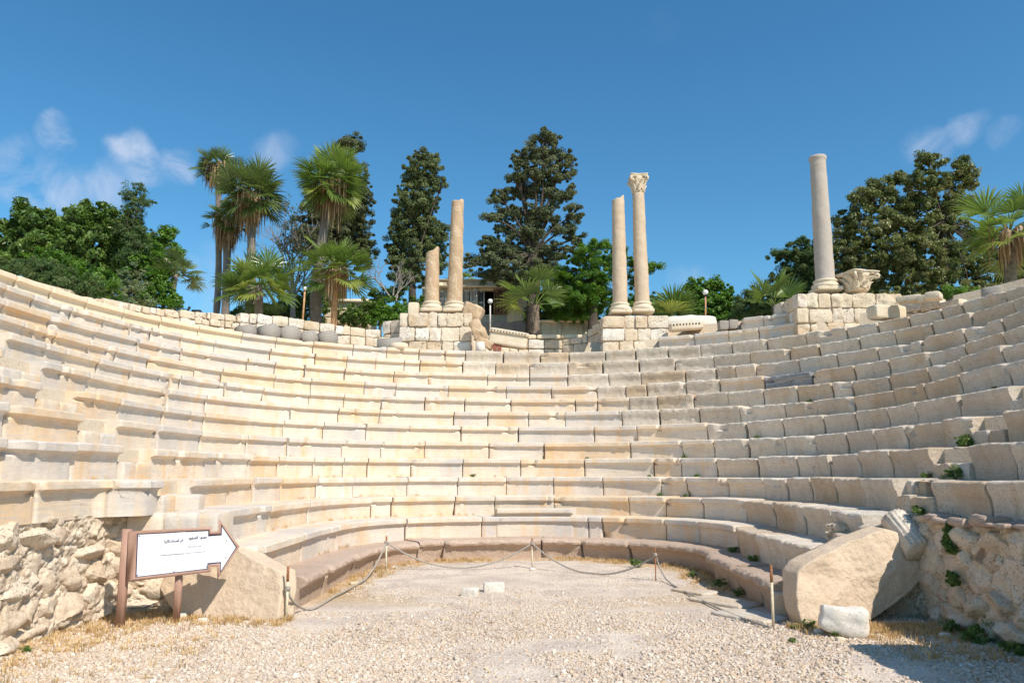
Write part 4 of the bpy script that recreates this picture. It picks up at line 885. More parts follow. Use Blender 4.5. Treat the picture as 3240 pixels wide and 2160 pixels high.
def corinthian(c, r, h, parent, seed=5, ro=0.0):
    mb = MB(); c = np.array(c, float)
    bell = [(r * .98, 0), (r * 1.06, .02), (r * .98, .05), (r * .98, h * .25), (r * 1.05, h * .5), (r * 1.2, h * .72), (r * 1.4, h * .86)]
    V, F, T = lathe(bell, 32, c); V += (fbm(V, 12, seed, 3) * .01)[:, None]; mb.add(V, F, T)
    def leaf(a, z0, hh, w_, out_):                  # an acanthus leaf curling outward
        t = np.linspace(0, 1, 7); V = []
        for k in t:
            rad = r * 1.0 + .015 + out_ * k ** 2.2; z = z0 + hh * (k - .28 * max(0, k - .75) * 4 * (k - .75)); ww = w_ * (math.sin(math.pi * (.18 + .72 * k)) ** .8) * (1 + .12 * math.sin(k * 18))
            for s, dp in ((-1, 0), (-.5, .012), (0, .02), (.5, .012), (1, 0)):
                aa = a + s * ww / (2 * rad); V.append([math.cos(aa) * (rad + dp), math.sin(aa) * (rad + dp), z])
        V = np.array(V); inn = V.copy(); inn[:, :2] *= .86; F = grid_faces(7, 5); VV = np.vstack([V, inn]); F2 = F[:, ::-1] + 35
        rim = [0 * 5 + i for i in range(5)] + [i * 5 + 4 for i in range(1, 7)] + [30 + i for i in (3, 2, 1, 0)] + [i * 5 for i in range(5, 0, -1)]
        R_ = [[rim[i], rim[(i + 1) % len(rim)], rim[(i + 1) % len(rim)] + 35, rim[i] + 35] for i in range(len(rim))]
        mb.add(VV + c, F, F2, np.array(R_))
    for k in range(8): leaf(k * math.pi / 4 + ro, .03, h * .42, r * .72, r * .38)
    for k in range(8): leaf(k * math.pi / 4 + math.pi / 8 + ro, h * .18, h * .56, r * .70, r * .55)
    for k in range(4):                              # corner volutes
        a = math.pi / 4 + k * math.pi / 2 + ro; tt = np.linspace(0, 1, 9)
        path = [[math.cos(a) * (r * 1.05 + r * .75 * t), math.sin(a) * (r * 1.05 + r * .75 * t), h * .48 + h * .36 * t ** .7] for t in tt]
        path += [[math.cos(a) * (r * 1.8 + .05 * math.sin(s)), math.sin(a) * (r * 1.8 + .05 * math.sin(s)), h * .80 - .05 * (1 - math.cos(s)) + .02] for s in np.linspace(.3, 4.5, 8)]
        V, F, T = tube(np.array(path) + c, np.linspace(.05, .03, len(path)), 7); mb.add(V, F, T)
    # abacus with concave sides
    pts = []
    for k in range(4):
        a0 = math.pi / 4 + k * math.pi / 2 + ro
        for t in np.linspace(0, 1, 9)[:-1]:
            a = a0 + t * math.pi / 2; rad = r * 2.05 * (1 - .33 * math.sin(t * math.pi)); pts.append((math.cos(a) * rad, math.sin(a) * rad))
    n = len(pts)
    for (za, zb_, k0, k1) in ((h * .84, h * .92, .93, .98), (h * .925, h * 1.0, 1.0, 1.02)):
        V = np.array([[x * k0, y * k0, za] for x, y in pts] + [[x * k1, y * k1, zb_] for x, y in pts]); V += (fbm(V + c, 9, seed + 3, 3) * .02)[:, None]
        mb.polys(V + c, [list(range(n - 1, -1, -1)), list(range(n, 2 * n))] + [[i, (i + 1) % n, (i + 1) % n + n, i + n] for i in range(n)])
    return mb.build('capital', M['carved'], parent, False)
column('short broken brown veined column, left of the taller brown one', 1366, 990, 783, 22.75, .222, .20, M['shaft'], top='broken', dtop=.22)
column('tall brown veined column with a rough top, left of centre', 1438, 991, 634, 22.75, .235, .185, M['shaft'], top='broken', dtop=.07, tiltx=.021)
column('tall cracked pale column with a chipped top, beside the column with the capital', 1963, 995, 621, 22.3, .222, .185, M['shaftpale'], top='broken', dtop=.16, cracks=[(1.45, .05), (2.55, .0)], tiltx=-.004)
column('tall pale column crowned by a leafy carved capital', 2033, 992, 614, 22.35, .218, .175, M['shaftpale'], cracks=[(2.05, 0)], capital=True, tiltx=-.016)
column('tall smooth grey granite column standing alone at the right', 2613, 925, 497, 19.95, .245, .20, M['shaftgrey'], top='collar', tiltx=-.012)
# loose Corinthian capital beside the grey column
p_ = at(2712, 920, 19.7); o = corinthian((p_[0], p_[1], p_[2] - .03), .27, .50, None, 9, .3); o.name = 'carved_capital'; tag(o, 'loose carved leafy capital standing on the pier beside the grey column', 'capital')
# blocks beside the brown columns
p_ = at(1310, 980, 22.7); V, F = rock((p_[0], p_[1], zt1 + .18), (.32, .4, .42), .12, .02, 5, 341, 5); o = link('stone_block', mesh(V, [F], True), M['carved']); tag(o, 'small buff block left of the short broken column base', 'stone block')
p_ = at(1495, 985, 22.6); V, F = rock((p_[0], p_[1], zt1 + .05), (.60, .6, .52), .15, .07, 4, 342, 12, R=roty(.35)); o = link('stone_block', mesh(V, [F], True), M['shaft']); tag(o, 'rounded brown boulder right of the tall brown column base', 'stone block')
# grey drums lying behind the left rows
for i, (x, y, r, Y) in enumerate([(792, 1052, .19, 19.0), (863, 1056, .24, 19.2), (925, 1060, .25, 19.45), (985, 1066, .21, 19.9), (1046, 1070, .24, 20.3)]):
    q = arcpts(9.85, x, x + 1, 5.3, 2)[0]; d = np.array([q[0] - CX, q[1] - CY]); d /= np.linalg.norm(d); d = np.array([d[0] * .55 - .3, d[1] * .8]); d /= np.linalg.norm(d)
    mb = MB(); V, F, T = tube([(q[0], q[1], Z12 + r - .02), (q[0] + d[0] * .5, q[1] + d[1] * .5, Z12 + r - .02)], r, 30); V += (fbm(V, 9, 350 + i, 3) * .012)[:, None]; mb.add(V, F, T)
    o = mb.build('column_drum', M['drumgrey'], None, False); tag(o, '%s grey granite column drum lying end-on behind the left seat rows' % ['leftmost small', 'second from left', 'third from left, widest', 'fourth from left', 'rightmost of five,'][i], 'column drum', 'grey column drums lying behind the left rows')
p_ = at(1232, 1092, 21.4); mb = MB(); V, F, T = tube([(p_[0] - .35, p_[1], p_[2] - .02), (p_[0] + .35, p_[1] + .1, p_[2] - .02)], [.20, .27], 28); mb.add(V, F, T); o = mb.build('column_drum', M['drumgrey'], None, True); tag(o, 'smooth grey drum lying sideways left of the brown column pier', 'column drum')
p_ = at(1262, 1094, 21.2); mb = MB(); V, F, T = lathe([(.24, -.1), (.26, -.02), (.26, .04), (.2, .08), (.14, .1)], 30, (p_[0], p_[1], p_[2] - .02)); mb.add(V, F, T); o = mb.build('column_base_fragment', M['carved'], None, True); tag(o, 'round moulded column base fragment lying before the brown column pier', 'column base')
# carved fragments in the niche
a = at(1500, 1030, 21.95); b = at(1535, 1078, 21.75); mb = MB(); 
V, F = rock((0, 0, 0), (.34, .3, .78), .12, .09, 5, 361, 12); V = V @ roty(-.45).T + (a + b) / 2; mb.add(V, F); V, F = rock((0, 0, 0), (.50, .28, .22), .2, .08, 6, 362, 12); V = V @ roty(.5).T + at(1533, 1085, 21.75); mb.add(V, F)
o = mb.build('carved_fragment', M['shaft'], None, True); tag(o, 'twisted carved shaft fragment propped against the brown column pier', 'stone fragment')
p_ = at(1521, 1100, 21.72); mb = MB(); V, F, T = lathe([(.15, -.16), (.15, .15)], 24, p_); mb.add(V, F, T); o = mb.build('column_stub', M['white'], None, True); tag(o, 'short pale column stub propping the twisted carved fragment', 'column stub')
e = thing('cornice_fragment', 'long cream cornice fragment with a row of small holes, propped on bricks in the niche', 'stone fragment', at(1600, 1085, 21.8)); mb = MB()
c_ = at(1607, 1078, 21.85); Rr = roty(.16)
V, F = rock((0, 0, 0), (1.10, .40, .34), .03, .01, 6, 365, 12); V = V @ Rr.T + c_; mb.add(V, F); V, F = rock((0, 0, .22), (1.16, .46, .12), .04, .012, 6, 366, 8); V = V @ Rr.T + c_ + [0, -.02, 0]; mb.add(V, F); mb.build('cornice', M['carved'], e, True)
mb = MB()
for k in range(12): V, F = box((-.50 + k * .088, -.259, .205), (.022, .012, .05)); mb.add(V @ Rr.T + c_, F)
mb.build('dentil_hole', M['dark'], e)
mb = MB()
for k in range(4):
    for j in range(2): p_ = at(1573, 1106, 21.8); mb.add(*rock((p_[0] - .07 + j * .13, p_[1], p_[2] - .02 + k * .062), (.125, .2, .055), .08, .005, 9, 370 + k * 2 + j, 3))
o = mb.build('brick_stack', M['brick'], None, False); tag(o, 'small stack of red bricks under the cornice fragment', 'bricks')
p_ = at(1640, 1090, 22.2)
e = thing('cornice_fragment', 'pale cornice fragment with small holes lying right of the capital column pier', 'stone fragment', at(2165, 1035, 21.6)); c_ = at(2170, 1034, 21.45); mb = MB(); V, F = rock((0, 0, 0), (.95, .4, .2), .05, .015, 6, 377, 8); V = V @ roty(-.06).T + c_; mb.add(V, F); mb.build('cornice', M['carved'], e, True)
mb = MB()
for k in range(9): V, F = box((-.38 + k * .09, -.205, .045), (.03, .01, .05)); mb.add(V @ roty(-.06).T + c_, F)
mb.build('dentil_hole', M['dark'], e)
# white stones on the left wall top
V, F = rock(at(825, 1018, 20.9), (.42, .3, .24), .25, .02, 5, 380, 8); o = link('stone_block', mesh(V, [F], True), M['carved']); tag(o, 'big rounded buff stone on the wall above the grey drums', 'stone block')

# ------------------------------------------------------------------ sign
def build_sign():
    e = thing('arrow_sign', 'brown-framed white arrow sign on two leaning posts with two paper notices', 'sign', (-4.2, 8.7, 0))
    pA = at(407, 1675, 8.52); pD = at(760, 1728, 8.88)   # board runs from A to tip
    # local axes
    a0 = at(412, 1680, 8.52); a1 = at(395, 1840, 8.50); t0 = at(758, 1729, 8.88)
    mid = (a0 + a1) / 2; ux = t0 - mid; Lh = np.linalg.norm(ux); ux /= Lh; vz = a0 - a1; H = np.linalg.norm(vz); vz = vz / H; vz = vz - ux * (vz @ ux) * .6; vz /= np.linalg.norm(vz)
    ny_ = np.cross(ux, vz); ny_ /= np.linalg.norm(ny_)   # points away from viewer
    if ny_[1] < 0: ny_ = -ny_
    def W(u, v, d=0): return mid + ux * u * Lh + vz * v * H + ny_ * d
    # outline in (u along, v up); photo-based
    out_ = [(0, .5), (.735, .46), (.735, .36), (.80, .36), (.80, .62), (1.0, 0), (.80, -.62), (.80, -.36), (.735, -.36), (.735, -.46), (0, -.5)]
    inn = [(.075, .44), (.715, .40), (.715, .30), (.825, .30), (.825, .50), (.975, 0), (.825, -.50), (.825, -.30), (.715, -.30), (.715, -.40), (.075, -.43)]
    def frame(o_, i_, d0, d1, m, nm, par):
        mb = MB(); n = len(o_); V = [W(u, v, d0) for u, v in o_] + [W(u, v, d0) for u, v in i_] + [W(u, v, d1) for u, v in o_] + [W(u, v, d1) for u, v in i_]; F = []
        for i in range(n):
            j = (i + 1) % n; F += [[i, j, n + j, n + i], [2 * n + i, 3 * n + i, 3 * n + j, 2 * n + j], [i, 2 * n + i, 2 * n + j, j], [n + i, n + j, 3 * n + j, 3 * n + i]]
        mb.add(np.array(V), np.array(F)); return mb.build(nm, m, par)
    frame(out_, inn, -.012, .025, M['signframe'], 'frame', e)
    inn2 = [(.084, .425), (.708, .385), (.708, .275), (.832, .275), (.832, .455), (.966, 0), (.832, -.455), (.832, -.275), (.708, -.275), (.708, -.385), (.084, -.415)]
    frame([(a, b) for a, b in inn], inn2, -.004, .012, M['blueline'], 'blue_edge', e)
    V = [W(u, v, 0) for u, v in inn] + [W(u, v, .015) for u, v in inn]; n = len(inn); mb = MB(); mb.polys(np.array(V), [list(range(n)), list(range(2 * n - 1, n - 1, -1))]); bd = mb.build('board', M['signboard'], e)
    def sheet(u0, v0, u1, v1, wav, seed):
        k = 14; U = np.linspace(u0, u1, k); Vv = np.linspace(v1, v0, k); P_ = []
        for u in U:
            for v in Vv: P_.append(W(u, v, -.006 - abs(wav * math.sin(u * 60 + v * 9 + seed)) * (1 if v < (v0 + v1) / 2 + .1 else .3)))
        me = mesh(np.array(P_), [grid_faces(k, k)], True); o = link('paper_notice', me, M['paper'], e); return o
    n1 = sheet(.285, -.03, .50, .40, .006, 1); n2 = sheet(.51, -.03, .70, .38, .002, 2)
    def text(s, u, v, h, m, par, nm, width=None, off=-.012):
        cu = bpy.data.curves.new('text', 'FONT'); cu.body = s; cu.size = 1; cu.resolution_u = 2; cu.offset = .02; ob = bpy.data.objects.new('tmp', cu); COL.objects.link(ob)
        bpy.context.view_layer.update(); me = bpy.data.meshes.new_from_object(ob.evaluated_get(bpy.context.evaluated_depsgraph_get())); bpy.data.objects.remove(ob)
        co = np.array([v_.co[:] for v_ in me.vertices]); w_ = co[:, 0].max() - co[:, 0].min(); hh = co[:, 1].max() - co[:, 1].min()
        sx = (width * Lh / w_) if width else h * H / hh; sy = h * H / hh
        for v_, c_ in zip(me.vertices, co): v_.co = Vector(W(u, v, off) + ux * (c_[0] - co[:, 0].min()) * sx + vz * (c_[1] - co[:, 1].min()) * sy)
        me.materials.clear(); return link(nm, me, m, par)
    text('\uFEA9\uFEEE\uFECC\uFEBC\uFEDF\uFE8D \uFEC9\uFEEE\uFEE8\uFEE4\uFEE3', .53, .205, .10, M['ink'], n2, 'lettering', .165)
    text('\uFE94\uFEF3\uFEAE\uFE9B\uFEFB\uFE8D \uFE95\uFE8E\uFE9F\uFEAD\uFEAA\uFEE4\uFEDF\uFE8D \uFEF0\uFEE0\uFECB', .315, .195, .085, M['ink'], n1, 'lettering', .172, -.015)
    text('\uFE94\uFEF3\uFEAE\uFE9B\uFEFB\uFE8D \uFE95\uFE8E\uFE9F\uFEAD\uFEAA\uFEE4\uFEDF\uFE8D \uFEF0\uFEE0\uFECB \uFEA9\uFEEE\uFECC\uFEBC\uFEDF\uFE8D', .525, .075, .032, M['ink'], n2, 'small_lettering', .12)
    text("DON'T CLIMB THE AUDITORIA", .10, -.34, .13, M['ghost'], bd, 'faded_lettering', .57, -.003)
    for (u, v) in ((.095, .39), (.69, .35), (.70, -.35), (.09, -.39), (.41, -.385), (.875, .15), (.875, -.20)):
        mb = MB(); V, F, T = tube([W(u, v, -.004), W(u, v, .004)], .007, 8); mb.add(V, F, T); mb.build('screw', M['screw'], e)
    for k, (xb, yb, xt, yt, Yb, Yt, r) in enumerate([(379, 1984, 403, 1673, 8.56, 8.56, .044), (557, 1966, 567, 1812, 8.95, 8.72, .036)]):
        b = gz(xb, yb); tp = at(xt, yt, Yt); b = b - (tp - b) * .06; mb = MB(); d = (tp - b) / np.linalg.norm(tp - b); s_ = np.cross(d, [0, 1, 0]); s_ /= np.linalg.norm(s_); f_ = np.cross(d, s_)
        th = np.linspace(0, 2 * np.pi, 16, endpoint=False)
        ring = np.stack([np.clip(np.cos(th) * 1.2, -1, 1), np.clip(np.sin(th) * 1.2, -1, 1)], 1)
        V = np.array([q + (ring[:, 0:1] * s_ + ring[:, 1:2] * f_) * r for q in (b, tp)]).reshape(-1, 3); mb.polys(V, [[i, (i + 1) % 16, 16 + (i + 1) % 16, 16 + i] for i in range(16)] + [list(range(15, -1, -1)), list(range(16, 32))])
        mb.build('post', M['signframe'], e)
build_sign()

# ------------------------------------------------------------------ rope barrier
POSTS = [('front left', gz(906, 1962), .60, -.02), ('rear left', gz(1221, 1805), .59, 0), ('rear middle', gz(1684, 1797), .53, 0), ('rear right', gz(2075, 1838), .52, .0), ('front right', gz(2447, 1982), .66, .01)]
TIE = []
for i, (nm, b, h, ln) in enumerate(POSTS):
    lb = ['pale rusty iron rope post beside the yellow slab', 'pale iron rope post with a knot, left end of the rear rope', 'thin pale iron rope post in the middle of the granite bench', 'dark rusty rope post in weeds at the right end of the rear rope', 'tall rusty rope post beside the large leaning slab'][i]
    e = thing('rope_post', lb, 'post', b, 'iron posts holding the rope'); r = .015 if i != 3 else .009
    zk = h * (.60 if i == 0 else .82 if i < 3 else .78)
    V, F, T = tube([b - [0, 0, .05], b + [0, 0, h * .72]], r, 10); mb = MB(); mb.add(V, F, T); mb.build('pole', M['rust'] if i == 3 else M['ironpale'], e, True)
    V, F, T = tube([b + [0, 0, h * .72], b + [0, 0, h]], r * 1.03, 10); mb = MB(); mb.add(V, F, T); mb.build('rusty_top', M['rust'], e, True)
    TIE.append(b + np.array([0, 0, zk if i < 4 else .05]))
def strand(path, r, nm, label, tp):
    P_ = np.asarray(path, float); L_ = np.concatenate([[0], np.cumsum(np.linalg.norm(np.diff(P_, axis=0), axis=1))]); s = np.arange(0, L_[-1], .012)
    Q = np.stack([np.interp(s, L_, P_[:, k]) for k in range(3)], 1); T = np.gradient(Q, axis=0); T /= np.linalg.norm(T, axis=1)[:, None]; a = np.cross(T, [0, 0, 1.]); a /= np.linalg.norm(a, axis=1)[:, None] + 1e-9; b = np.cross(T, a)
    mb = MB()
    for k in range(3):
        ph = s / .028 + k * 2.094; C_ = Q + r * .55 * (np.cos(ph)[:, None] * a + np.sin(ph)[:, None] * b); V, F, TT = tube(C_, r * .62, 6); mb.add(V, F, TT)
    th_ = np.linspace(0, 1, 40)
    for t in tp:                                    # knot turns round the post
        V, F, TT = tube([t + [.024 * math.cos(u * 18), .024 * math.sin(u * 18), .04 * (u - .5)] for u in th_], r * .9, 6); mb.add(V, F, TT)
    o = mb.build(nm, M['rope'], None, True); tag(o, label, 'rope', 'sagging rope barrier'); return o
def sag(a, b, s, n=40, fl=.022, skew=.5):
    t = np.linspace(0, 1, n); P_ = a[None] * (1 - t)[:, None] + b[None] * t[:, None]; P_[:, 2] -= 4 * s * t * (1 - t); P_[:, 2] = np.maximum(P_[:, 2], fl); return P_
def smooth(pts, n=60):
    P_ = np.array(pts, float); t = np.linspace(0, len(P_) - 1, n); i = np.clip(t.astype(int), 0, len(P_) - 2); f = (t - i)[:, None]
    g = lambda k: P_[np.clip(k, 0, len(P_) - 1)]
    return .5 * ((2 * g(i)) + (-g(i - 1) + g(i + 1)) * f + (2 * g(i - 1) - 5 * g(i) + 4 * g(i + 1) - g(i + 2)) * f ** 2 + (-g(i - 1) + 3 * g(i) - 3 * g(i + 1) + g(i + 2)) * f ** 3)
p1 = [TIE[0], gz(925, 1900, .2), gz(960, 1924, .04), gz(1000, 1921, .03), gz(1060, 1885, .03), gz(1107, 1860, .03), gz(1160, 1826, .06), gz(1195, 1775, .25), TIE[1] + [0, 0, -.02]]
strand(smooth(p1), .013, 'rope', 'grey rope from the front left post sagging onto the gravel to the rear left post', [TIE[0], TIE[1]])
strand(sag(TIE[1], TIE[2], .43), .013, 'rope', 'grey rope hanging in front of the granite bench, rear left to middle post', [TIE[2]])
strand(sag(TIE[2], TIE[3] + [0, 0, -.02], .40), .013, 'rope', 'grey rope hanging between the middle post and the weedy rear right post', [TIE[3]])
p4 = [TIE[3], gz(2090, 1800, .18), gz(2120, 1842, .03), gz(2195, 1884, .025), gz(2300, 1935, .025), gz(2390, 1968, .025), gz(2440, 1984, .03)]
strand(smooth(p4), .013, 'rope', 'grey rope lying on the ground from the rear right post to the front right post', [])

# ------------------------------------------------------------------ foliage helpers
def ellipsoid_clumps(blobs, Y0, zoom=None, depth=.8, dens=1.0):
    """blobs in photo px -> list of (centre, radii) in metres"""
    out_ = []
    for i, b in enumerate(blobs):
        x, y, rx, ry = b[:4]
        if zoom: ox, oy, s = zoom; x, y, rx, ry = ox + x / s, oy + y / s, rx / s, ry / s
        k = Y0 / FPX; rr = np.array([rx * k, (rx + ry) / 2 * k * depth, ry * k]); j = hsh(np.int64(i), np.int64(int(x)), np.int64(3), 9) * 2 - 1
        out_.append((at(x, y, Y0 + j * min(1.5, .8 * max(rr))), rr * 1.2))
    return out_
LS = .62
def leaves(mb, cl, n_per_m2, size, aspect=2.2, clump=.22, seed=0, droop=.3, fold=True, upbias=.5, shell=.65, bias=None):
    r = np.random.default_rng(seed + 1000); clump = clump * .62
    for (c, rr) in cl:
        area = 4 * math.pi * (np.prod(rr) ** (2 / 3)); n = int(area * n_per_m2 * 3.0 * LS ** -1.5)
        nc = max(5, int(area / (clump * clump) * .45))
        d = r.standard_normal((nc, 3)); d /= np.linalg.norm(d, axis=1)[:, None]; rad = shell + (1.12 - shell) * r.random(nc) ** .5; rad = np.where(r.random(nc) < .35, rad * .55, rad)
        cc = c + d * rad[:, None] * rr; cr = r.random(nc)
        idx = r.integers(0, nc, n); sgm = clump * (.35 + 1.1 * r.random(nc) ** 2)[idx]
        off = r.standard_normal((n, 3)); off *= (r.random(n) ** .5 / (np.linalg.norm(off, axis=1)))[:, None]
        p = cc[idx] + off * sgm[:, None] * np.array([1, 1, .75])
        nrm = off * .35 + d[idx] * .6 + r.standard_normal((n, 3)) * .75 + np.array([0, 0, upbias]); nrm /= np.linalg.norm(nrm, axis=1)[:, None]
        dr = np.cross(nrm, r.standard_normal((n, 3))); dr += d[idx] * .4; dr[:, 2] -= droop; dr -= nrm * (dr * nrm).sum(1)[:, None]; dr /= np.linalg.norm(dr, axis=1)[:, None] + 1e-9
        sd_ = np.cross(nrm, dr); L_ = LS * size * (.65 + .7 * r.random(n)); W_ = L_ / aspect
        a = p - dr * (L_ / 2)[:, None]; b = p + sd_ * (W_ / 2)[:, None] + nrm * (W_ * .12)[:, None]; e_ = p + dr * (L_ / 2)[:, None] - np.array([0, 0, 1]) * (L_ * .12)[:, None]; f_ = p - sd_ * (W_ / 2)[:, None] + nrm * (W_ * .12)[:, None]
        V = np.stack([a, b, e_, f_], 1).reshape(-1, 3); F = np.arange(n * 4).reshape(-1, 4)
        att = np.clip(.55 * cr[idx] + .45 * r.random(n), 0, 1)
        mb.add(V, F, a=np.repeat(att, 4))
def limb_net(mb, base, cl, r0, seed=0, mid=.55, every=1):
    """trunk top at base; a limb toward each clump"""
    r = random.Random(seed)
    for i, (c, rr) in enumerate(cl):
        if i % every: continue
        a = np.array(base); b = np.array(c); m = a * (1 - mid) + b * mid + np.array([r.uniform(-.2, .2), r.uniform(-.2, .2), r.uniform(.0, .25)]); P_ = smooth([a, m, b], 8)
        V, F, T = tube(P_, np.linspace(r0 * .22, r0 * .05, 8), 5); mb.add(V, F, T)
        for k in range(3):
            e_ = b + np.array([r.uniform(-1, 1) * rr[0], r.uniform(-1, 1) * rr[1], r.uniform(-.3, 1) * rr[2]]) * .8; V, F, T = tube([b * .6 + m * .4, e_ * .7 + b * .3, e_], [r0 * .12, r0 * .08, r0 * .03], 4); mb.add(V, F, T)
GZ = 5.7
def tree(name, label, cat, blobs, Y0, m, zoom=None, dens=260, size=.14, aspect=2.2, clump=.25, trunk=(0, 0), tr=.16, bark='darkbark', seed=1, group=None, depth=.8, top=None, every=2, droop=.3, shell=.65, ground=GZ, upbias=.5):
    cl = ellipsoid_clumps(blobs, Y0, zoom, depth); tx = trunk[0]; b = at(tx, 1000, Y0); e = thing(name, label, cat, (b[0], Y0, ground), group)
    tp = at(tx if top is None else top[0], trunk[1], Y0); mb = MB(); V, F, T = tube(smooth([(b[0], Y0, ground - .2), (b[0] * .5 + tp[0] * .5 + .05, Y0, (ground + tp[2]) / 2), tp], 12), np.linspace(tr * 1.25, tr * .55, 12), 9); mb.add(V, F, T)
    limb_net(mb, tp, cl, tr, seed, every=every); mb.build('trunk', M[bark], e, True)
    mb = MB(); leaves(mb, cl, dens, size, aspect, clump, seed, droop=droop, shell=shell, upbias=upbias); mb.build('crown', M[m], e); return e, tp
def fan_leaf(mb, base, d, pet, R, n=30, spread=2.0, fold=.25, droop=.35, r=None, up=np.array([0, 0, 1.]), col=.5, wid=1.15):
    """one fan leaf: petiole from base along d, then pleated blade with free drooping tips"""
    d = d / np.linalg.norm(d); s = np.cross(d, up); s /= np.linalg.norm(s) + 1e-9; nrm = np.cross(s, d)
    tip = base + d * pet + np.array([0, 0, -.08 * pet])
    V, F = tube([base, base + d * pet * .5 + nrm * .03, tip], [.018, .014, .010], 4, False); mb.add(V, F, a=min(1, col + .25))
    ang = np.linspace(-spread, spread, n) + r.normal(0, .02, n); L_ = R * (.78 + .22 * np.cos(ang * .8)) * (1 + r.normal(0, .05, n)); da = 2 * spread / n
    ks = np.array([0.0, .3, .55, .78, 1.0]); wd = np.array([.012 / R, .30, .52, .42, .03]) * np.array([1, 1, .95, .75, 1])
    dirs = np.cos(ang)[:, None] * d + np.sin(ang)[:, None] * s
    vn = nrm + 0 * dirs; tt = -np.sin(ang)[:, None] * d + np.cos(ang)[:, None] * s
    cur = tip[None] + 0 * dirs; V = []; dcur = dirs + nrm * (fold * np.abs(np.sin(ang)))[:, None]; dcur /= np.linalg.norm(dcur, axis=1)[:, None]
    sg = np.where(np.arange(n) % 2 == 0, 1, -1)[:, None]
    for k in range(5):
        if k: cur = cur + dcur * (L_ * (ks[k] - ks[k - 1]))[:, None]
        hw = (wd[k] * L_ * np.tan(da / 2) * 1.0 * wid * (1 if k else 1))[:, None] if k else .004
        tl = tt + vn * sg * .45
        V.append(cur - tl * hw); V.append(cur + tl * hw)
        dcur = dcur + np.array([0, 0, -1.]) * (droop * (.1 + ks[k] ** 1.5) * (1 + r.normal(0, .25, n)))[:, None] * .55; dcur /= np.linalg.norm(dcur, axis=1)[:, None]
    V = np.stack(V, 1).reshape(-1, 3); o_ = (np.arange(n) * 10)[:, None, None]; q = np.array([[0, 1, 3, 2], [2, 3, 5, 4], [4, 5, 7, 6], [6, 7, 9, 8]])[None]
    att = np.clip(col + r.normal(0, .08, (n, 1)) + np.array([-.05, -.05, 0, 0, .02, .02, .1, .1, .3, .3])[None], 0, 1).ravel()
    mb.add(V, (o_ + q).reshape(-1, 4), a=att)
def palm(label, base, crown, R, Y, tr=(.2, .14), nf=34, pet=.8, blade=.75, skirt=0, seed=0, m='palm', group='fan palms', bark='palmbark', lowmin=-.75, hang=0, ntip=30, tb=None, ground=GZ, stub=False):
    """base/crown in photo px; R crown radius px"""
    r = np.random.default_rng(seed + 50); b = at(base[0], base[1], Y); b[2] = min(b[2], ground) if base[1] > 900 else b[2]; c = at(crown[0], crown[1], Y); k = R * Y / FPX
    pet, blade = k * pet * .60, k * blade * .78; nf = int(nf * 1.25)
    e = thing('fan_palm', label, 'palm tree', (b[0], Y, b[2]), group)
    pts = [b - [0, 0, .2], b * .6 + c * .4 + [(tb or 0), 0, 0], c]; P_ = smooth(pts, 24); V, F, T = tube(P_, np.linspace(tr[0], tr[1], 24) * (1 + .06 * np.sin(np.arange(24) * 2.2)), 14); mb = MB(); mb.add(V, F, T)
    if stub:                                        # shaggy old leaf bases
        for i in range(70):
            t = r.random(); p_ = P_[int(t * 23)]; a = r.random() * 6.28; dd = np.array([math.cos(a), math.sin(a), .9]); dd /= np.linalg.norm(dd); w_ = tr[0] * .9
            V, F, T = tube([p_ + dd * w_ * .4, p_ + dd * (w_ + .10)], [.035, .012], 4); mb.add(V, F, T)
    mb.build('trunk', M[bark], e, True)
    mb = MB(); ga = 2.399963
    for i in range(nf):
        t = (i + .5) / nf; el = math.asin(max(-1, min(1, .98 - (.98 - lowmin) * t ** .85))); az = i * ga + r.normal(0, .15); d = np.array([math.cos(az) * math.cos(el), math.sin(az) * math.cos(el), math.sin(el)])
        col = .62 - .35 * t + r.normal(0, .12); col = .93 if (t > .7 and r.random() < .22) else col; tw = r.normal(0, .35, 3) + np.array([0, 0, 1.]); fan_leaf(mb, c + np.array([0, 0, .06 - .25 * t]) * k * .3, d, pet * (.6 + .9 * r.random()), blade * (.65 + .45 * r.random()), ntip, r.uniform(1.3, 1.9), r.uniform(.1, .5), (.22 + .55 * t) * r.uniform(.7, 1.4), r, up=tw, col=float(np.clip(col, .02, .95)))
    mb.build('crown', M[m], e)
    if skirt:
        mb = MB(); ns = int(230 * skirt) ; c0 = P_[-1]
        for i in range(ns):
            az = r.random() * 6.283; hz = r.random() ** 1.2; st = c0 + np.array([math.cos(az) * .12, math.sin(az) * .12, .05 - hz * k * .55 * skirt]); o_ = k * (.50 - .36 * hz) * (.15 + .85 * r.random())
            L_ = k * (.25 + .65 * r.random() ** 1.5); q = st + np.array([math.cos(az), math.sin(az), .15]) * o_
            ends = q + np.array([math.cos(az) * .06, math.sin(az) * .06, -L_]); P2 = smooth([st, q, q * .4 + ends * .6 + [0, 0, 0], ends], 7); w_ = .010 + .020 * r.random()
            T_ = np.array([-math.sin(az), math.cos(az), 0]) * w_; ww = np.array([.4, .5, .8, 1.2, 1.1, .7, .1])[:, None]
            V = np.stack([P2 - T_ * ww, P2 + T_ * ww], 1).reshape(-1, 3); mb.add(V, np.array([[2 * j, 2 * j + 1, 2 * j + 3, 2 * j + 2] for j in range(6)]), a=float(np.clip(r.random(), 0, 1)))
        mb.build('dead_fronds', M['deadfrond'], e)
    return e

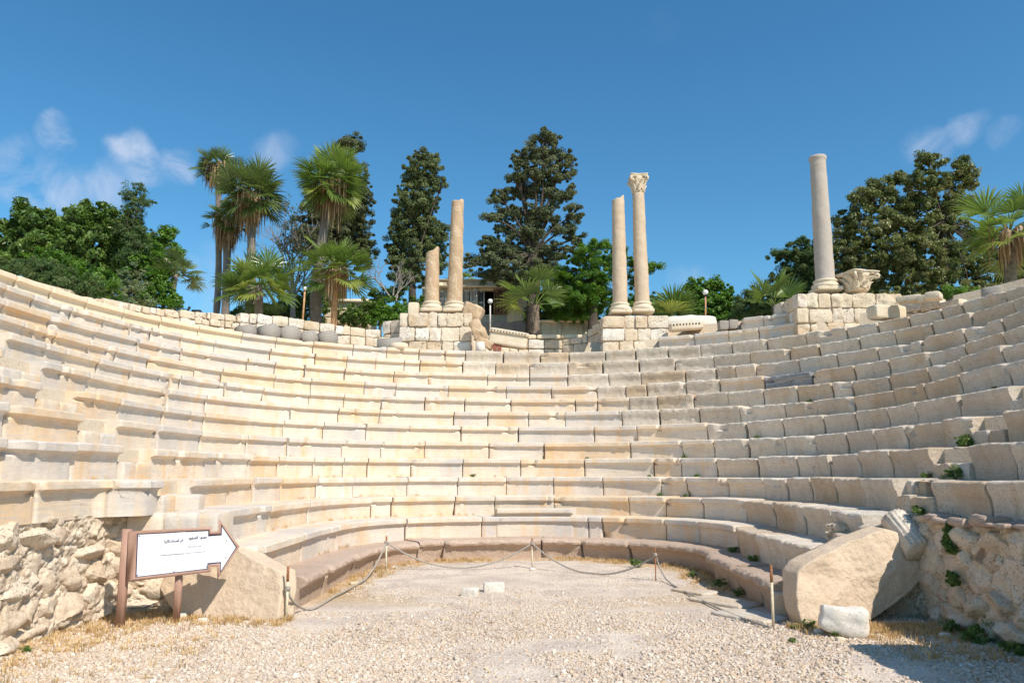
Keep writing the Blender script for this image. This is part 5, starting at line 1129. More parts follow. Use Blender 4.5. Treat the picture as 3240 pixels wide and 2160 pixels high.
# ------------------------------------------------------------------ palms
palm('tallest thin fan palm of the left cluster, small crown with hanging dead fronds', (676, 1000), (690, 528), 82, 27.0, (.13, .10), 24, skirt=1.0, seed=1, m='palmdark', tb=.15)
palm('slender fan palm with a thick brown skirt behind the left cluster', (715, 1000), (722, 690), 85, 26.6, (.15, .13), 20, skirt=1.5, seed=2, m='palmdark')
palm('broad dark fan palm in the middle of the left cluster', (782, 1010), (795, 610), 120, 25.5, (.19, .12), 36, skirt=1.2, seed=3, m='palmdark', tb=.1)
palm('tall full fan palm with curved trunk in front of the conifer', (1012, 1020), (1052, 575), 126, 25.8, (.24, .12), 40, skirt=1.3, seed=4, tb=-.28)
palm('low spreading fan palm under the left cluster', (820, 1020), (820, 905), 125, 24.0, (.15, .12), 30, skirt=0, seed=5, lowmin=-.45)
palm('bushy fan palm with pale hanging stalks right of the left cluster', (1056, 1022), (1062, 850), 126, 24.6, (.10, .10), 34, skirt=.5, seed=6, lowmin=-.6, bark='poleorange')
palm('small fan palm leaning out of the bushes at left', (540, 965), (555, 868), 88, 19.5, (.08, .07), 15, seed=7, m='palmdark', lowmin=-.35, ground=6.2)
palm('young fan palm with shaggy trunk between the two column piers', (1692, 1040), (1694, 965), 118, 25.8, (.14, .13), 9, pet=1.1, blade=.85, seed=18, lowmin=.15, stub=True, bark='bark', ground=6.0)
palm('small fan palm peeping over the house roof', (1465, 900), (1463, 885), 55, 33.0, (.1, .1), 12, seed=9, lowmin=-.1, ground=9)
palm('single low fan palm leaf cluster right of the capital column', (2125, 1015), (2128, 1000), 95, 24.0, (.07, .06), 7, pet=.5, blade=1.2, seed=30, lowmin=.5)
palm('young fan palm with two pale stems left of the grey column', (2452, 1000), (2450, 965), 100, 22.5, (.07, .06), 8, pet=1.0, blade=1.05, seed=31, lowmin=.42)
palm('large fan palm with red-brown trunk at the right edge', (3195, 930), (3196, 735), 150, 18.3, (.15, .13), 20, pet=.95, blade=.85, skirt=.45, seed=12, lowmin=-.6, bark='bark')
palm('little spiky palm on top of the left rear wall', (452, 965), (448, 955), 32, 20.5, (.04, .03), 10, seed=13, lowmin=0)

# ------------------------------------------------------------------ trees
Zc = (1100, 400, 2.0909)
tree('cypress', 'dense columnar cypress left of the brown columns', 'tree', [(480, 190, 45, 35), (555, 225, 50, 50), (450, 270, 65, 60), (540, 300, 75, 60), (440, 360, 70, 60), (540, 400, 85, 70), (630, 370, 28, 36), (400, 470, 85, 70), (515, 500, 80, 70), (380, 570, 70, 60), (495, 600, 95, 80), (370, 680, 75, 70), (500, 700, 105, 70), (620, 700, 48, 50), (340, 780, 75, 60), (450, 800, 100, 70), (575, 800, 85, 70), (325, 870, 62, 60), (430, 920, 95, 70), (345, 965, 65, 50), (590, 900, 55, 60), (420, 1010, 80, 50)],
     28.5, 'cypress', Zc, 520, .13, 2.6, .24, (1303, 870), .2, seed=21, droop=-.5, depth=1.0, every=6, shell=.5)
tree('conifer', 'tall ragged dark conifer behind the house', 'tree', [(1300, 70, 80, 42), (1370, 100, 36, 34), (1220, 110, 28, 22), (1180, 205, 80, 42), (1290, 175, 85, 52), (1440, 230, 82, 62), (1130, 250, 52, 32), (1100, 345, 55, 34), (1230, 295, 110, 50), (1370, 335, 100, 50), (1470, 425, 34, 50), (1000, 455, 66, 44), (1130, 425, 80, 50), (1260, 425, 100, 50), (1380, 485, 55, 50), (960, 605, 56, 24), (1060, 565, 85, 42), (1180, 585, 90, 58), (1310, 600, 76, 50), (1500, 585, 62, 48), (1430, 685, 80, 50), (1060, 685, 75, 42), (1200, 725, 100, 50), (1520, 740, 44, 42), (920, 785, 62, 50), (1040, 805, 105, 60), (1200, 845, 112, 60), (1350, 825, 100, 50), (1450, 825, 54, 36), (1130, 1030, 70, 46), (1200, 1060, 60, 40), (840, 885, 62, 42), (960, 905, 95, 54), (1110, 955, 125, 62), (1280, 935, 105, 52), (925, 985, 76, 40), (1040, 1020, 80, 36), (800, 925, 26, 26)],
     28.2, 'conifer', Zc, 430, .135, 2.6, .26, (1685, 800), .32, seed=22, droop=-.4, depth=1.0, every=1, shell=.55)
tree('conifer', 'dark conifer half hidden behind the tall full fan palm', 'tree', [(1110, 445, 32, 18), (1128, 470, 26, 16), (1080, 465, 16, 12), (1105, 510, 18, 14), (985, 700, 45, 50), (1010, 640, 45, 45), (1060, 720, 60, 50), (1120, 690, 50, 50), (1130, 630, 40, 60), (1120, 770, 55, 45), (1040, 780, 60, 40), (970, 770, 40, 40), (1150, 800, 35, 40), (1090, 560, 40, 50), (1130, 560, 30, 40)],
     29.5, 'conifer', None, 460, .135, 2.6, .26, (1080, 640), .22, seed=23, droop=-.4, depth=1.0, every=1, shell=.5)
tree('poinciana_tree', 'bright green feathery tree behind the pale columns', 'tree', [(1640, 790, 95, 42), (1750, 830, 70, 50), (1560, 860, 95, 55), (1660, 920, 120, 62), (1450, 960, 105, 55), (1550, 1020, 125, 62), (1680, 1040, 85, 60), (1400, 1050, 95, 58), (1500, 1130, 125, 60), (1640, 1140, 105, 60), (1330, 1160, 68, 58), (1430, 1230, 90, 50), (1560, 1230, 95, 50), (1900, 900, 55, 55), (1990, 930, 75, 36), (1900, 1000, 50, 60), (1945, 1080, 42, 40), (1890, 1160, 42, 46), (1780, 1200, 60, 60)],
     27.5, 'poinciana', Zc, 600, .12, 3.2, .30, (1870, 880), .2, seed=24, every=2)
tree('leafless_tree', 'bare grey twiggy tree between the palm cluster and the conifer', 'tree', [(925, 690, 40, 45), (900, 760, 35, 40), (960, 780, 30, 40), (940, 850, 45, 50), (905, 640, 20, 20)], 27.8, 'olive', None, 22, .12, 2, .4, (925, 880), .12, 'greybark', seed=25, every=1)
def twigs(e, x0, y0, Y, n, spread, seed, up=1.0, name='branches', r0=.05, m='greybark', hgt=2.4):
    r = random.Random(seed); mb = MB()
    def grow(p, d, L_, rad, k):
        q = p + d * L_; m_ = (p + q) / 2 + np.array([r.uniform(-.06, .06), r.uniform(-.06, .06), r.uniform(-.04, .06)]) * L_; V, F = tube([p, m_, q], [rad, rad * .8, rad * .6], 4, False); mb.add(V, F)
        if k > 0:
            for _ in range(r.choice([2, 3])):
                dd = d + np.array([r.uniform(-1, 1), r.uniform(-.6, .6), r.uniform(-.3, .7)]) * .75; dd /= np.linalg.norm(dd); grow(q, dd, L_ * r.uniform(.6, .85), rad * .6, k - 1)
    b = at(x0, y0, Y)
    for i in range(n): d = np.array([r.uniform(-1, 1) * spread, r.uniform(-.4, .4), 1]); grow(b + [r.uniform(-.1, .1), 0, r.uniform(0, .5)], d / np.linalg.norm(d), hgt * r.uniform(.25, .4), r0, 4)
    mb.build(name, M[m], e)
e = [o for o in bpy.data.objects if o.name.startswith('leafless_tree')][0]; twigs(e, 925, 950, 27.8, 8, .45, 5, hgt=3.2, r0=.045)
e = thing('leafless_tree', 'low tangle of bare branches at the foot of the cypress', 'tree', (at(1240, 1000, 27)[0], 27, GZ)); twigs(e, 1245, 960, 27, 5, .9, 6, hgt=1.6, r0=.04, name='branches')
tree('ficus_tree', 'rounded bright green tree beside the orange lamp post', 'tree', [(2235, 935, 62, 45), (2190, 960, 40, 45), (2285, 965, 42, 50), (2240, 985, 70, 45), (2215, 905, 35, 24), (2180, 1000, 35, 30), (2300, 1005, 35, 30), (2262, 900, 26, 18)], 27.0, 'bright', None, 560, .11, 1.8, .2, (2235, 990), .1, seed=26)
tree('ficus_bush', 'clipped bright green bush left of the cypress foot', 'bush', [(1235, 985, 42, 36), (1200, 1000, 30, 24), (1268, 1000, 30, 26), (1235, 1010, 50, 20)], 26.0, 'bright', None, 700, .09, 1.8, .16, (1235, 1000), .06, seed=27)
tree('shrub', 'dark green shrub behind the bright clipped bush', 'bush', [(1190, 965, 38, 30), (1150, 990, 40, 30), (1260, 930, 30, 26), (1205, 935, 30, 20), (1330, 965, 40, 30), (1370, 985, 25, 20)], 27.5, 'rubber', None, 420, .12, 2.2, .22, (1200, 990), .07, seed=28)
tree('feathery_tree', 'dark feathery green tree left of the grey column', 'tree', [(2480, 810, 46, 20), (2530, 800, 40, 34), (2565, 800, 45, 40), (2480, 880, 40, 26), (2540, 870, 60, 45), (2590, 860, 50, 60), (2500, 930, 60, 40), (2420, 940, 50, 34), (2380, 975, 45, 26), (2450, 985, 70, 30), (2560, 940, 70, 50), (2350, 945, 26, 20), (2620, 930, 50, 60)],
     24.5, 'feather', None, 620, .12, 3.4, .26, (2590, 900), .16, seed=29)
Zb = (2640, 450, 3.92)
tree('olive_leaved_tree', 'large dusty olive-green tree behind the grey column at right', 'tree', [(1200, 300, 170, 110), (1130, 200, 90, 60), (1560, 290, 110, 80), (1680, 400, 110, 80), (850, 450, 140, 90), (600, 570, 160, 100), (1150, 500, 230, 120), (1550, 500, 190, 110), (330, 720, 170, 110), (700, 780, 240, 140), (1100, 760, 230, 110), (1500, 760, 180, 110), (200, 960, 160, 110), (500, 1000, 260, 140), (900, 1050, 290, 150), (1350, 1050, 240, 150), (120, 1230, 150, 140), (500, 1300, 290, 190), (950, 1350, 290, 190), (1400, 1350, 290, 150), (250, 1500, 250, 170), (700, 1620, 300, 160), (1150, 1620, 300, 150), (1600, 1560, 280, 160), (300, 1850, 300, 100), (800, 1880, 300, 90), (1250, 1860, 300, 90), (1700, 1860, 300, 100), (2150, 1850, 300, 100), (2350, 1400, 160, 160), (2400, 1620, 150, 150), (1750, 1150, 160, 120), (2000, 1300, 200, 140), (2050, 1560, 220, 160), (160, 1750, 260, 130), (2250, 1700, 160, 120)],
     22.0, 'olive', Zb, 420, .13, 2.0, .24, (2985, 700), .13, seed=31, every=1, droop=.6)
# left mass
tree('rubber_tree', 'big glossy dark green rubber tree at the upper left', 'tree', [(75, 680, 36, 30), (60, 715, 50, 30), (130, 700, 52, 36), (200, 715, 60, 40), (262, 690, 48, 40), (315, 690, 40, 40), (100, 760, 70, 45), (190, 780, 80, 60), (290, 760, 80, 60), (365, 720, 60, 50), (380, 780, 60, 60), (40, 800, 50, 40), (140, 830, 90, 50), (240, 850, 90, 60), (330, 850, 70, 60), (0, 790, 50, 50)],
     20.5, 'rubber', None, 330, .21, 2.6, .30, (300, 880), .2, seed=32)
tree('leucaena_tree', 'thin feathery tree rising above the rubber tree', 'tree', [(405, 615, 24, 26), (445, 605, 26, 26), (430, 645, 36, 24), (415, 665, 30, 16), (470, 640, 18, 16), (425, 690, 24, 24), (400, 720, 35, 35), (440, 740, 40, 40), (425, 790, 45, 45), (440, 840, 40, 40)], 19.8, 'feather', None, 340, .09, 3.2, .2, (425, 760), .07, seed=33, every=1)
tree('ficus_tree', 'small-leaved green tree between the rubber tree and the left fan palm', 'tree', [(530, 740, 24, 22), (505, 765, 36, 30), (470, 790, 40, 45), (490, 840, 50, 50), (450, 870, 50, 50), (570, 800, 26, 16), (530, 800, 34, 30), (540, 745, 16, 12)], 20.0, 'bright', None, 520, .10, 1.9, .2, (480, 850), .1, seed=34, every=1)
tree('shrub', 'grey-green shrub in front of the rubber tree', 'bush', [(410, 880, 40, 36), (380, 920, 45, 30), (430, 930, 45, 36), (350, 945, 40, 22), (450, 960, 40, 20)], 19.0, 'bluegreen', None, 560, .08, 2.4, .2, (410, 930), .05, seed=35)
tree('shrub', 'bright green shrub right of the grey-green one', 'bush', [(510, 890, 34, 32), (530, 930, 40, 34), (490, 950, 36, 30), (545, 960, 26, 20)], 19.2, 'bright', None, 640, .085, 1.9, .18, (510, 950), .05, seed=36)
tree('shrub', 'soft feathery shrub spreading over the rim at far left', 'bush', [(30, 840, 40, 22), (90, 850, 55, 30), (60, 870, 50, 25), (150, 880, 60, 40), (215, 900, 60, 40), (270, 910, 45, 34), (130, 850, 50, 30), (240, 930, 40, 20)], 17.0, 'feather', None, 700, .08, 3.2, .2, (150, 890), .05, seed=37, group=None)
tree('shrub', 'pale green shrub filling the gap below the rubber tree', 'bush', [(170, 840, 55, 36), (300, 890, 55, 40), (330, 930, 40, 26), (120, 815, 45, 26), (230, 860, 50, 34)], 18.2, 'bright', None, 480, .09, 2.2, .2, (230, 900), .05, seed=38)
tree('shrub', 'wispy blue-green shrub by the floodlights', 'bush', [(545, 965, 22, 18), (560, 985, 20, 14), (520, 985, 30, 14)], 20.0, 'bluegreen', None, 520, .07, 3, .15, (540, 985), .03, seed=39)
tree('shrub', 'dark bushes behind the palm trunks', 'bush', [(880, 990, 50, 30), (930, 960, 50, 40), (980, 985, 45, 40), (760, 995, 40, 24), (840, 1000, 50, 24), (1120, 1000, 50, 30), (1000, 930, 40, 40)], 28.5, 'rubber', None, 320, .13, 2.2, .24, (900, 990), .06, seed=40)
tree('shrub', 'dark shrub below the bright feathery tree', 'bush', [(1760, 985, 80, 40), (1840, 985, 60, 40), (1880, 960, 50, 50), (1790, 950, 70, 40), (1720, 1010, 60, 24)], 28.6, 'rubber', None, 320, .13, 2.2, .26, (1800, 990), .06, seed=41)
tree('shrub', 'small dark bush beside the single palm leaf', 'bush', [(2075, 960, 22, 30), (2095, 985, 30, 26), (2150, 1000, 26, 20), (2060, 985, 26, 30)], 27, 'rubber', None, 420, .10, 2.2, .2, (2090, 990), .04, seed=42)
tree('shrub', 'green bushes along the rim left of the grey column', 'bush', [(2400, 990, 50, 22), (2470, 1000, 60, 20), (2360, 1000, 36, 18), (2540, 985, 50, 26)], 23.5, 'feather', None, 560, .10, 2.6, .2, (2430, 990), .04, seed=43)
tree('shrub', 'low green plant on the rim beneath the large right tree', 'bush', [(3060, 930, 36, 14), (3100, 935, 40, 14), (3010, 925, 40, 14)], 17.5, 'bright', None, 520, .10, 4, .2, (3050, 935), .03, seed=44)

# ------------------------------------------------------------------ house, garden wall, lamps, floodlights
def house():
    Y = 30.0; X0 = at(1335, 1000, Y)[0]; X1 = at(1700, 1000, Y)[0]; zr = at(1500, 888, Y)[2]; zs = at(1500, 995, Y)[2]; zh = at(1500, 918, Y)[2]; zg = 5.3
    e = thing('house', 'small buff stone house with open shutters behind the niche', 'house', ((X0 + X1) / 2, Y + 2, zg))
    # wall with window openings: strips around openings
    wins = [(at(1388, 0, Y)[0], at(1412, 0, Y)[0], at(0, 972, Y)[2], at(0, 920, Y)[2]), (at(1462, 0, Y)[0], at(1606, 0, Y)[0], zs, zh)]
    xs = [X0] + [v for w_ in wins for v in w_[:2]] + [X1]; mb = MB()
    def blk(xa, xb, za, zb_, ya=Y, th_=.25): mb.add(*box(((xa + xb) / 2, ya + th_ / 2, (za + zb_) / 2), (xb - xa, th_, zb_ - za)))
    blk(xs[0], xs[1], zg, zr); blk(xs[2], xs[3], zg, zr); blk(xs[4], X1, zg, zr)
    for w_ in wins: blk(w_[0], w_[1], zg, w_[2]); blk(w_[0], w_[1], w_[3], zr)
    mb.add(*box((X0 + .12, Y + 2.2, (zg + zr) / 2), (.24, 3.9, zr - zg))); mb.add(*box((X1 - .12, Y + 2.2, (zg + zr) / 2), (.24, 3.9, zr - zg))); mb.add(*box(((X0 + X1) / 2, Y + 4.2, (zg + zr) / 2), (X1 - X0, .25, zr - zg)))
    mb.build('wall', M['plaster'], e)
    mb = MB(); mb.add(*box(((X0 + X1) / 2, Y + 2.1, zr + .03), (X1 - X0, 4.3, .05))); mb.add(*box(((X0 + X1) / 2 + .2, Y - .16, zh + .10), (X1 - X0 - .6, .3, .05))); mb.build('roof', M['plaster'], e)
    mb = MB(); n = 30; xs_ = np.linspace(at(1450, 0, Y)[0], X1 - .02, n); r = random.Random(4); V = []; zt_ = at(0, 1018, Y)[2]
    for x in xs_: V += [(x, Y - .012, zg), (x, Y - .012, zt_ + r.uniform(-.05, .07))]
    mb.add(np.array(V), np.array([[2 * i, 2 * i + 2, 2 * i + 3, 2 * i + 1] for i in range(n - 1)])); mb.build('cement_band', M['greyband'], e)
    wd = thing; w_ = wins[1]
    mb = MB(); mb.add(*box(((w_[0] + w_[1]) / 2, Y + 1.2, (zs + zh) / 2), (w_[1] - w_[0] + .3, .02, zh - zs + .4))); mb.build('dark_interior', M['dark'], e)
    def leafp(xa, xb, ya, yb, mt, nm, slats=True, za=zs, zb_=zh):
        mbf = MB(); a = np.array([xa, ya, 0]); b = np.array([xb, yb, 0]); d = b - a; Lh = np.linalg.norm(d); an = math.atan2(d[1], d[0]); c = (a + b) / 2
        for (u, v, su, sv) in ((-.5, .5, .05, 1), (.5, .5, .05, 1)): mbf.add(*box(c + d * u * .96 + [0, 0, (za + zb_) / 2], (.05, .045, zb_ - za), rotz(an)))
        for z in (za + .03, (za + zb_) / 2, zb_ - .03): mbf.add(*box(c + [0, 0, z], (Lh - .11, .04, .06), rotz(an)))
        f = mbf.build(nm, M['winframe'] if mt != 'shutterbrown' else M[mt], e)
        mbs = MB()
        if slats:
            for z in np.arange(za + .09, zb_ - .07, .055): mbs.add(*box(c + [0, 0, z], (Lh - .12, .012, .05), rotz(an) @ rotx(.6)))
            mbs.build('slats', M[mt], f)
        else: mbs.add(*box(c + [0, 0, (za + zb_) / 2], (Lh - .12, .006, zb_ - za - .08), rotz(an))); mbs.build('pane', M['glass'], f)
    X = lambda p_: at(p_, 950, Y)[0]
    leafp(X(1464), X(1490), Y - .05, Y - .06, 'shutter', 'shutter'); leafp(X(1491), X(1509), Y - .06, Y - .25, 'shutter', 'shutter'); leafp(X(1511), X(1532), Y + .02, Y + .02, 'shutter', 'window', False)
    leafp(X(1564), X(1583), Y - .15, Y - .06, 'shutterbrown', 'shutter'); leafp(X(1584), X(1605), Y - .06, Y - .05, 'shutterbrown', 'shutter')
    leafp(X(1388), X(1411), Y - .03, Y - .03, 'shutter', 'shutter', True, wins[0][2], wins[0][3])
    mb = MB(); mb.add(*box((X(1500), Y - .03, zs - .05), (X(1610) - X(1455), .2, .06))) if False else None
house()
e = thing('garden_building', 'brown stone hut glimpsed behind the bushy fan palm', 'building', (at(1090, 1000, 29)[0], 30, GZ)); Xa, Xb = at(1052, 0, 29)[0], at(1190, 0, 29)[0]; zt_ = at(0, 958, 29)[2]
mb = MB(); ashlar(mb, (Xa, 29), (Xb, 29), GZ - .2, zt_, 771, course=.28, wid=(.3, .6), depth=.3, rnd=.03, amp=.01); mb.add(*box(((Xa + Xb) / 2, 30.1, (GZ + zt_) / 2), (Xb - Xa - .1, 1.9, zt_ - GZ - .1))); mb.build('wall', M['plaster'], e)
mb = MB(); mb.add(*box(((Xa + Xb) / 2, 30.05, zt_ + .06), (Xb - Xa + .2, 2.4, .12))); mb.build('roof', M['plaster'], e)
Xa, Xb = at(1690, 0, 28)[0], at(1900, 0, 28)[0]; z0_ = 5.5; z1_ = at(0, 1018, 28)[2]; e = thing('garden_wall', 'low buff garden wall with recessed panels right of the house', 'wall', ((Xa + Xb) / 2, 28, z0_)); mb = MB(); mb.add(*box(((Xa + Xb) / 2, 28.15, (z0_ + z1_) / 2), (Xb - Xa, .25, z1_ - z0_))); mb.build('wall', M['plaster'], e)
mb = MB(); mb.add(*box(((Xa + Xb) / 2, 28.13, z1_ + .03), (Xb - Xa + .1, .36, .07)))
for k in range(4): mb.add(*box((Xa + .1 + k * (Xb - Xa - .2) / 3, 28.0, (z0_ + z1_) / 2), (.16, .1, z1_ - z0_)))
mb.build('coping', M['plaster'], e)
def lamp(x, yg, yb, Y, m, label, r=.10, pr=.03, globe=True, xb=None):
    c = at(x, yg, Y); b = at(xb or x, yb, Y); e = thing('lamp_post', label, 'lamp post', (b[0], Y, b[2] - .3), 'garden globe lamps'); mb = MB(); V, F, T = tube([b - [0, 0, .3], c - [0, 0, r * .8]], pr, 10); mb.add(V, F, T); mb.build('pole', M[m], e, True)
    th = np.linspace(-.5 * np.pi, .5 * np.pi, 12); mb = MB(); V, F, T = lathe(np.stack([np.cos(th) * r + 1e-4, np.sin(th) * r], 1), 20, c); mb.add(V, F, T); mb.build('globe', M['globe'], e, True)
    mb = MB(); V, F, T = lathe([(pr * 1.5, -.05), (r * .5, -.02), (r * .5, .0)], 14, c - [0, 0, r * .92]); mb.add(V, F, T); mb.build('lamp_collar', M['black'], e, True)
lamp(1551, 953, 1040, 25.4, 'polewhite', 'white globe lamp on a pale pole in front of the house', .085, .025)
lamp(2232, 925, 1022, 22.6, 'poleorange', 'white globe lamp on a rusty orange pole beside the round green tree', .085, .025)
lamp(965, 912, 1018, 23.0, 'poleorange', 'small lamp on a leaning orange pole among the left palms', .05, .028, xb=956)
p_ = at(592, 985, 20.6); e = thing('floodlight', 'black floodlight tilted on the left rear wall, seen edge-on', 'floodlight', (p_[0], 20.6, p_[2] - .2)); mb = MB(); mb.add(*box(p_, (.05, .34, .30), roty(.5) @ rotz(.5))); mb.build('lamp_housing', M['black'], e)
mb = MB(); V, F, T = tube([p_ + [-.12, 0, -.12], p_ + [-.12, 0, .05], p_ + [-.03, 0, .07]], .012, 6); mb.add(V, F, T); V, F, T = tube([p_ + [-.04, 0, -.12], p_ + [-.02, 0, -.3]], .015, 6); mb.add(V, F, T); mb.build('bracket', M['black'], e)
p_ = at(622, 992, 20.6); e = thing('floodlight', 'square black floodlight on the left rear wall, right one', 'floodlight', (p_[0], 20.6, p_[2] - .2)); mb = MB(); mb.add(*box(p_, (.24, .14, .17), rotx(-.3))); mb.build('lamp_housing', M['black'], e); mb = MB(); V, F, T = tube([p_ + [0, 0, -.08], p_ + [0, 0, -.25]], .02, 6); mb.add(V, F, T); mb.build('bracket', M['black'], e)

# ------------------------------------------------------------------ weeds and dry grass
def tuft_mesh(r, n, h, spread, w_=.006, straight=.3):
    mb_V = []; a = r.random(n) * 6.283; L_ = h * (.5 + .5 * r.random(n)); b0 = np.stack([np.cos(a), np.sin(a), 0 * a], 1) * (r.random(n) * spread * .5)[:, None]
    dr = np.stack([np.cos(a), np.sin(a), 0 * a], 1); le = (r.random(n) * (1 - straight) * 1.3)[:, None]; s = np.stack([-np.sin(a), np.cos(a), 0 * a], 1) * w_
    p1_ = b0 + np.array([0, 0, .5]) * L_[:, None] + dr * le * L_[:, None] * .25; p2_ = b0 + np.array([0, 0, .85]) * L_[:, None] * (1 - le * .4) + dr * le * L_[:, None] * .8
    V = np.stack([b0 - s, b0 + s, p1_ + s * .8, p1_ - s * .8, p2_], 1).reshape(-1, 3); k = np.arange(n) * 5
    return V, np.stack([k, k + 1, k + 2, k + 3], 1), np.stack([k + 3, k + 2, k + 4], 1)
def scatter_grass(name, label, pts, mt, n, h, spread, seed, w_=.005, kind='stuff'):
    r = np.random.default_rng(seed); mb = MB()
    for p_ in pts:
        V, F, T = tuft_mesh(r, n, h * (.5 + r.random()), spread, w_); mb.add(V + np.asarray(p_), F, T, a=float(r.random()))
    o = mb.build(name, M[mt], None); tag(o, label, 'grass', kind=kind); return o
r_ = np.random.default_rng(3); pts = []
for _ in range(620):                                 # foot of the granite bench
    th_ = r_.uniform(-1.75, 1.85); dd = r_.random() ** 2 * .55; X, Y = plan(0, th_, .08 - dd)
    if fbm(np.array([[X, Y, 0]]), 1.6, 8)[0] > -.15: pts.append((X, Y, 0))
for _ in range(420): y = r_.uniform(5.2, 9.2); pts.append((-4.72 + r_.random() ** 2 * .75, y, 0))
for _ in range(330): x = r_.uniform(-4.7, -2.5); pts.append((x, 9.05 + (-2.7 - x) * .22 - r_.random() ** 2 * .5, 0))
for _ in range(240): pts.append((r_.uniform(3.0, 4.6), 8.6 - r_.random() * .7 * r_.random(), 0))
for _ in range(200): pts.append((r_.uniform(3.6, 4.5), r_.uniform(7.0, 8.7), 0))
for _ in range(110): pts.append((r_.uniform(-4.4, -2.8), r_.uniform(5.5, 9.2), 0))
scatter_grass('dry_grass', 'straw-coloured dry grass along the foot of the walls and bench', pts, 'straw', 14, .085, .16, 5, .0032)
pts = []
for n, (ta, tb_) in {0: (-1.7, 1.2), 1: (-1.75, .9), 2: (-1.8, .6), 3: (-1.95, .5), 4: (-1.9, .4), 5: (-1.8, .3), 6: (-1.4, .3), 7: (-1.2, .2)}.items():
    for _ in range(75 if n < 4 else 36):
        th_ = r_.uniform(ta, tb_ if r_.random() < .4 else -.3); X, Y = plan(n + 1, th_, .045); 
        if fbm(np.array([[X, Y, n]]), 1.3, 18)[0] > -.05: pts.append((X, Y, ZN[n] - .004))
scatter_grass('dry_grass', 'sparse dry stalks sprouting at the foot of the seat rows', pts, 'straw', 7, .085, .10, 6, .0028)
def weed(x, y, n, size, label, seed, z=None, Y=None, tall=False):
    if n is not None:
        th_ = px2th(n + 1, x); X, Yy = plan(n + 1, th_, .02); X, Yy = X - .05 * math.sin(th_), Yy - .05 * math.cos(th_); zz_ = ZN[n] - .005
    elif Y is not None: q = at(x, y, Y); X, Yy, zz_ = q
    else: q = gz(x, y); X, Yy, zz_ = q
    size = size * .72; r = np.random.default_rng(seed); e = thing('weed', label, 'weed', (X, Yy, zz_), 'green weeds growing among the stones')
    mb = MB(); leaves(mb, [(np.array([X, Yy, zz_ + size * .42]), np.array([size * .8, size * .6, size * .5]))], 4200 * (.12 / size) ** 1.4, size * .17 + .006, 2.2, size * .45, seed, shell=.3, upbias=.9); mb.build('leaves', M['weed'], e)
    mb = MB()
    for k in range(8):
        a = k * .785; V, F = tube([(X, Yy, zz_ - .01), (X + math.cos(a) * size * .3, Yy + math.sin(a) * size * .25, zz_ + size * .4), (X + math.cos(a) * size * .6, Yy + math.sin(a) * size * .5, zz_ + size * .7)], [.004, .003, .001], 4, False); mb.add(V, F)
    mb.build('stems', M['weed'], e)
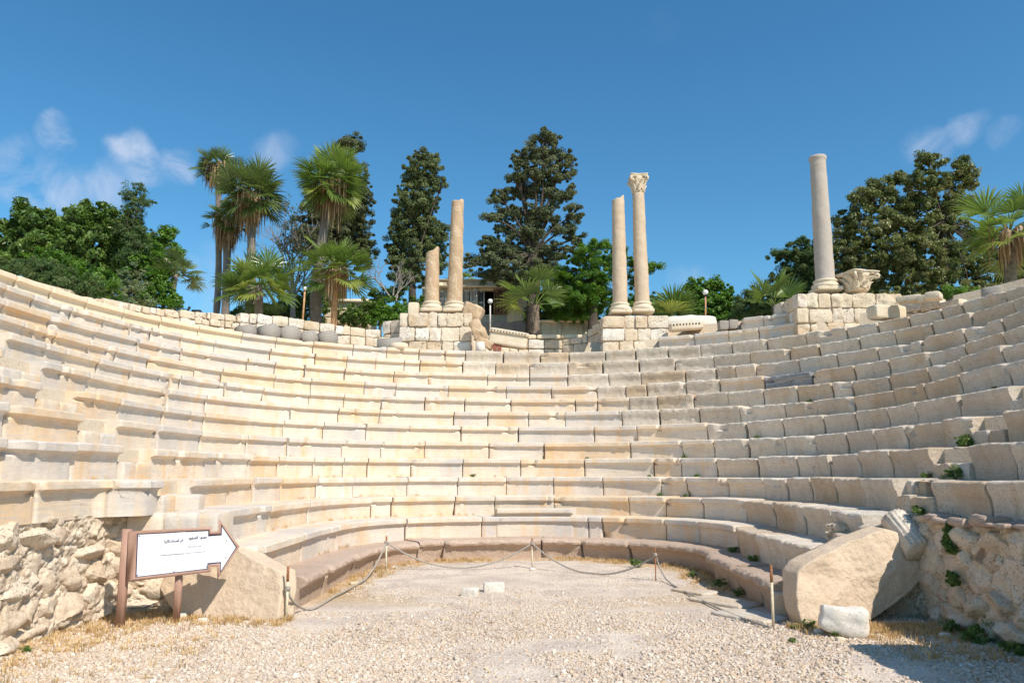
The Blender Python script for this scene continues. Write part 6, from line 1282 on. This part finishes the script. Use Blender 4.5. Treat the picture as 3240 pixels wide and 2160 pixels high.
WD = [(1497, 1500, 3, .12, 'leafy green weed on the third seat row at centre'), (1858, 1440, 4, .09, 'spiky grass tuft on the fourth seat row right of centre'), (2165, 1430, 4, .12, 'green weed at a joint on the fourth row right of centre'), (2395, 1375, 5, .14, 'round green weed on the fifth row below a limestone block'),
      (2055, 1500, 3, .09, 'small weeds on the third row right of centre, left patch'), (2205, 1500, 3, .11, 'weeds spreading on the third row beside the orange-stained block'), (2150, 1270, 7, .07, 'small weed on the seventh row right of centre'), (2560, 1260, 7, .11, 'flat green weed on the seventh row at right'), (2745, 1190, 8, .08, 'small weed on the eighth row at right'),
      (3030, 1085, 10, .10, 'weed in a joint on the tenth row at far right'), (3195, 1130, 8, .13, 'dark weed on the eighth row near the right edge'), (3150, 1210, 6, .15, 'spreading weed on the sixth row near the right edge'), (3060, 1385, 4, .26, 'large bright green weed in the right staircase'), (2935, 1490, 3, .14, 'small weed at the foot of the right staircase blocks'),
      (3025, 1500, 3, .24, 'dark green weed on the right staircase beside the limestone wing'), (2910, 1560, 2, .18, 'creeping weed on the lower right staircase'), (2325, 1745, 0, .16, 'dense green weed at the left joint on the granite bench at right'), (2390, 1765, 0, .17, 'second dense weed on the granite bench at right'),
      (2087, 1565, 2, .12, 'upright green weed climbing a joint on the second row'), (2168, 1560, 2, .10, 'small weed at the second row joint right of the climbing one'), (2310, 1110, 11, .07, 'tiny weed on the eleventh row right of centre'), (2190, 1330, 6, .08, 'little weed on the sixth row right of centre'), (2460, 1300, 6, .05, 'tiny weed on the sixth row at right'), (1385, 1250, 8, .05, 'tiny weed on the eighth row left of centre'),
      (2040, 1245, 8, .07, 'dark tuft on the eighth row beside limestone blocks'), (2785, 1250, 7, .05, 'tiny green sprig on the seventh row at far right'), (2600, 1350, 5, .04, 'tiny green sprig on the fifth row at right')]
for i, (x, y, n, s, lb) in enumerate(WD): weed(x, y, n, s, lb, 900 + i)
for i, (x, y, s, lb) in enumerate([(1033, 1855, .17, 'bright green weed on the gravel left below the granite bench'), (930, 1925, .15, 'green weed beside the front left rope post'), (2010, 1795, .22, 'greyish green weed patch at the foot of the granite bench right of centre'), (2190, 1825, .15, 'thistly weed at the foot of the granite bench at right'), (2280, 1860, .2, 'dark weeds in the shade of the granite bench at right'), (2335, 1885, .16, 'low weeds at the right end of the granite bench'),
                                   (2560, 1990, .16, 'bright weed at the foot of the large leaning slab'), (2515, 1990, .10, 'small weed left of the foot of the large slab'), (2645, 2015, .12, 'grassy weed before the big white block'), (3010, 2005, .22, 'dark weed at the foot of the right rubble wall, left one'), (3100, 2035, .30, 'largest dark weed along the right rubble wall foot'), (3180, 2065, .16, 'dark weed near the right edge at the wall foot'), (3235, 2080, .22, 'dark weed at the extreme right of the wall foot'), (80, 2065, .10, 'small green weed at the foot of the left rubble wall'), (870, 1935, .12, 'small weed at the right end of the yellow slab'), (2508, 2035, .09, 'sparse grass tuft on the gravel before the large slab')]): weed(x, y, None, s, lb, 950 + i)
# creeper hanging on the right rubble wall
e = thing('creeper', 'dark green creeper hanging down the right rubble wall', 'climbing plant', (4.45, 8.62, .6)); mb = MB()
for k, (x, y) in enumerate([(3050, 1570 + 90), (3000, 1672), (2998, 1700), (3003, 1725), (3012, 1748), (3012, 1820), (3015, 1840)]):
    q = at(x, y, 8.28); leaves(mb, [(q, np.array([.05, .05, .06]))], 9000, .035, 1.6, .05, 990 + k, shell=.2)
mb.build('leaves', M['weed'], e)
print('objects', len(bpy.data.objects), 'verts', sum(len(o.data.vertices) for o in bpy.data.objects if o.type == 'MESH'))
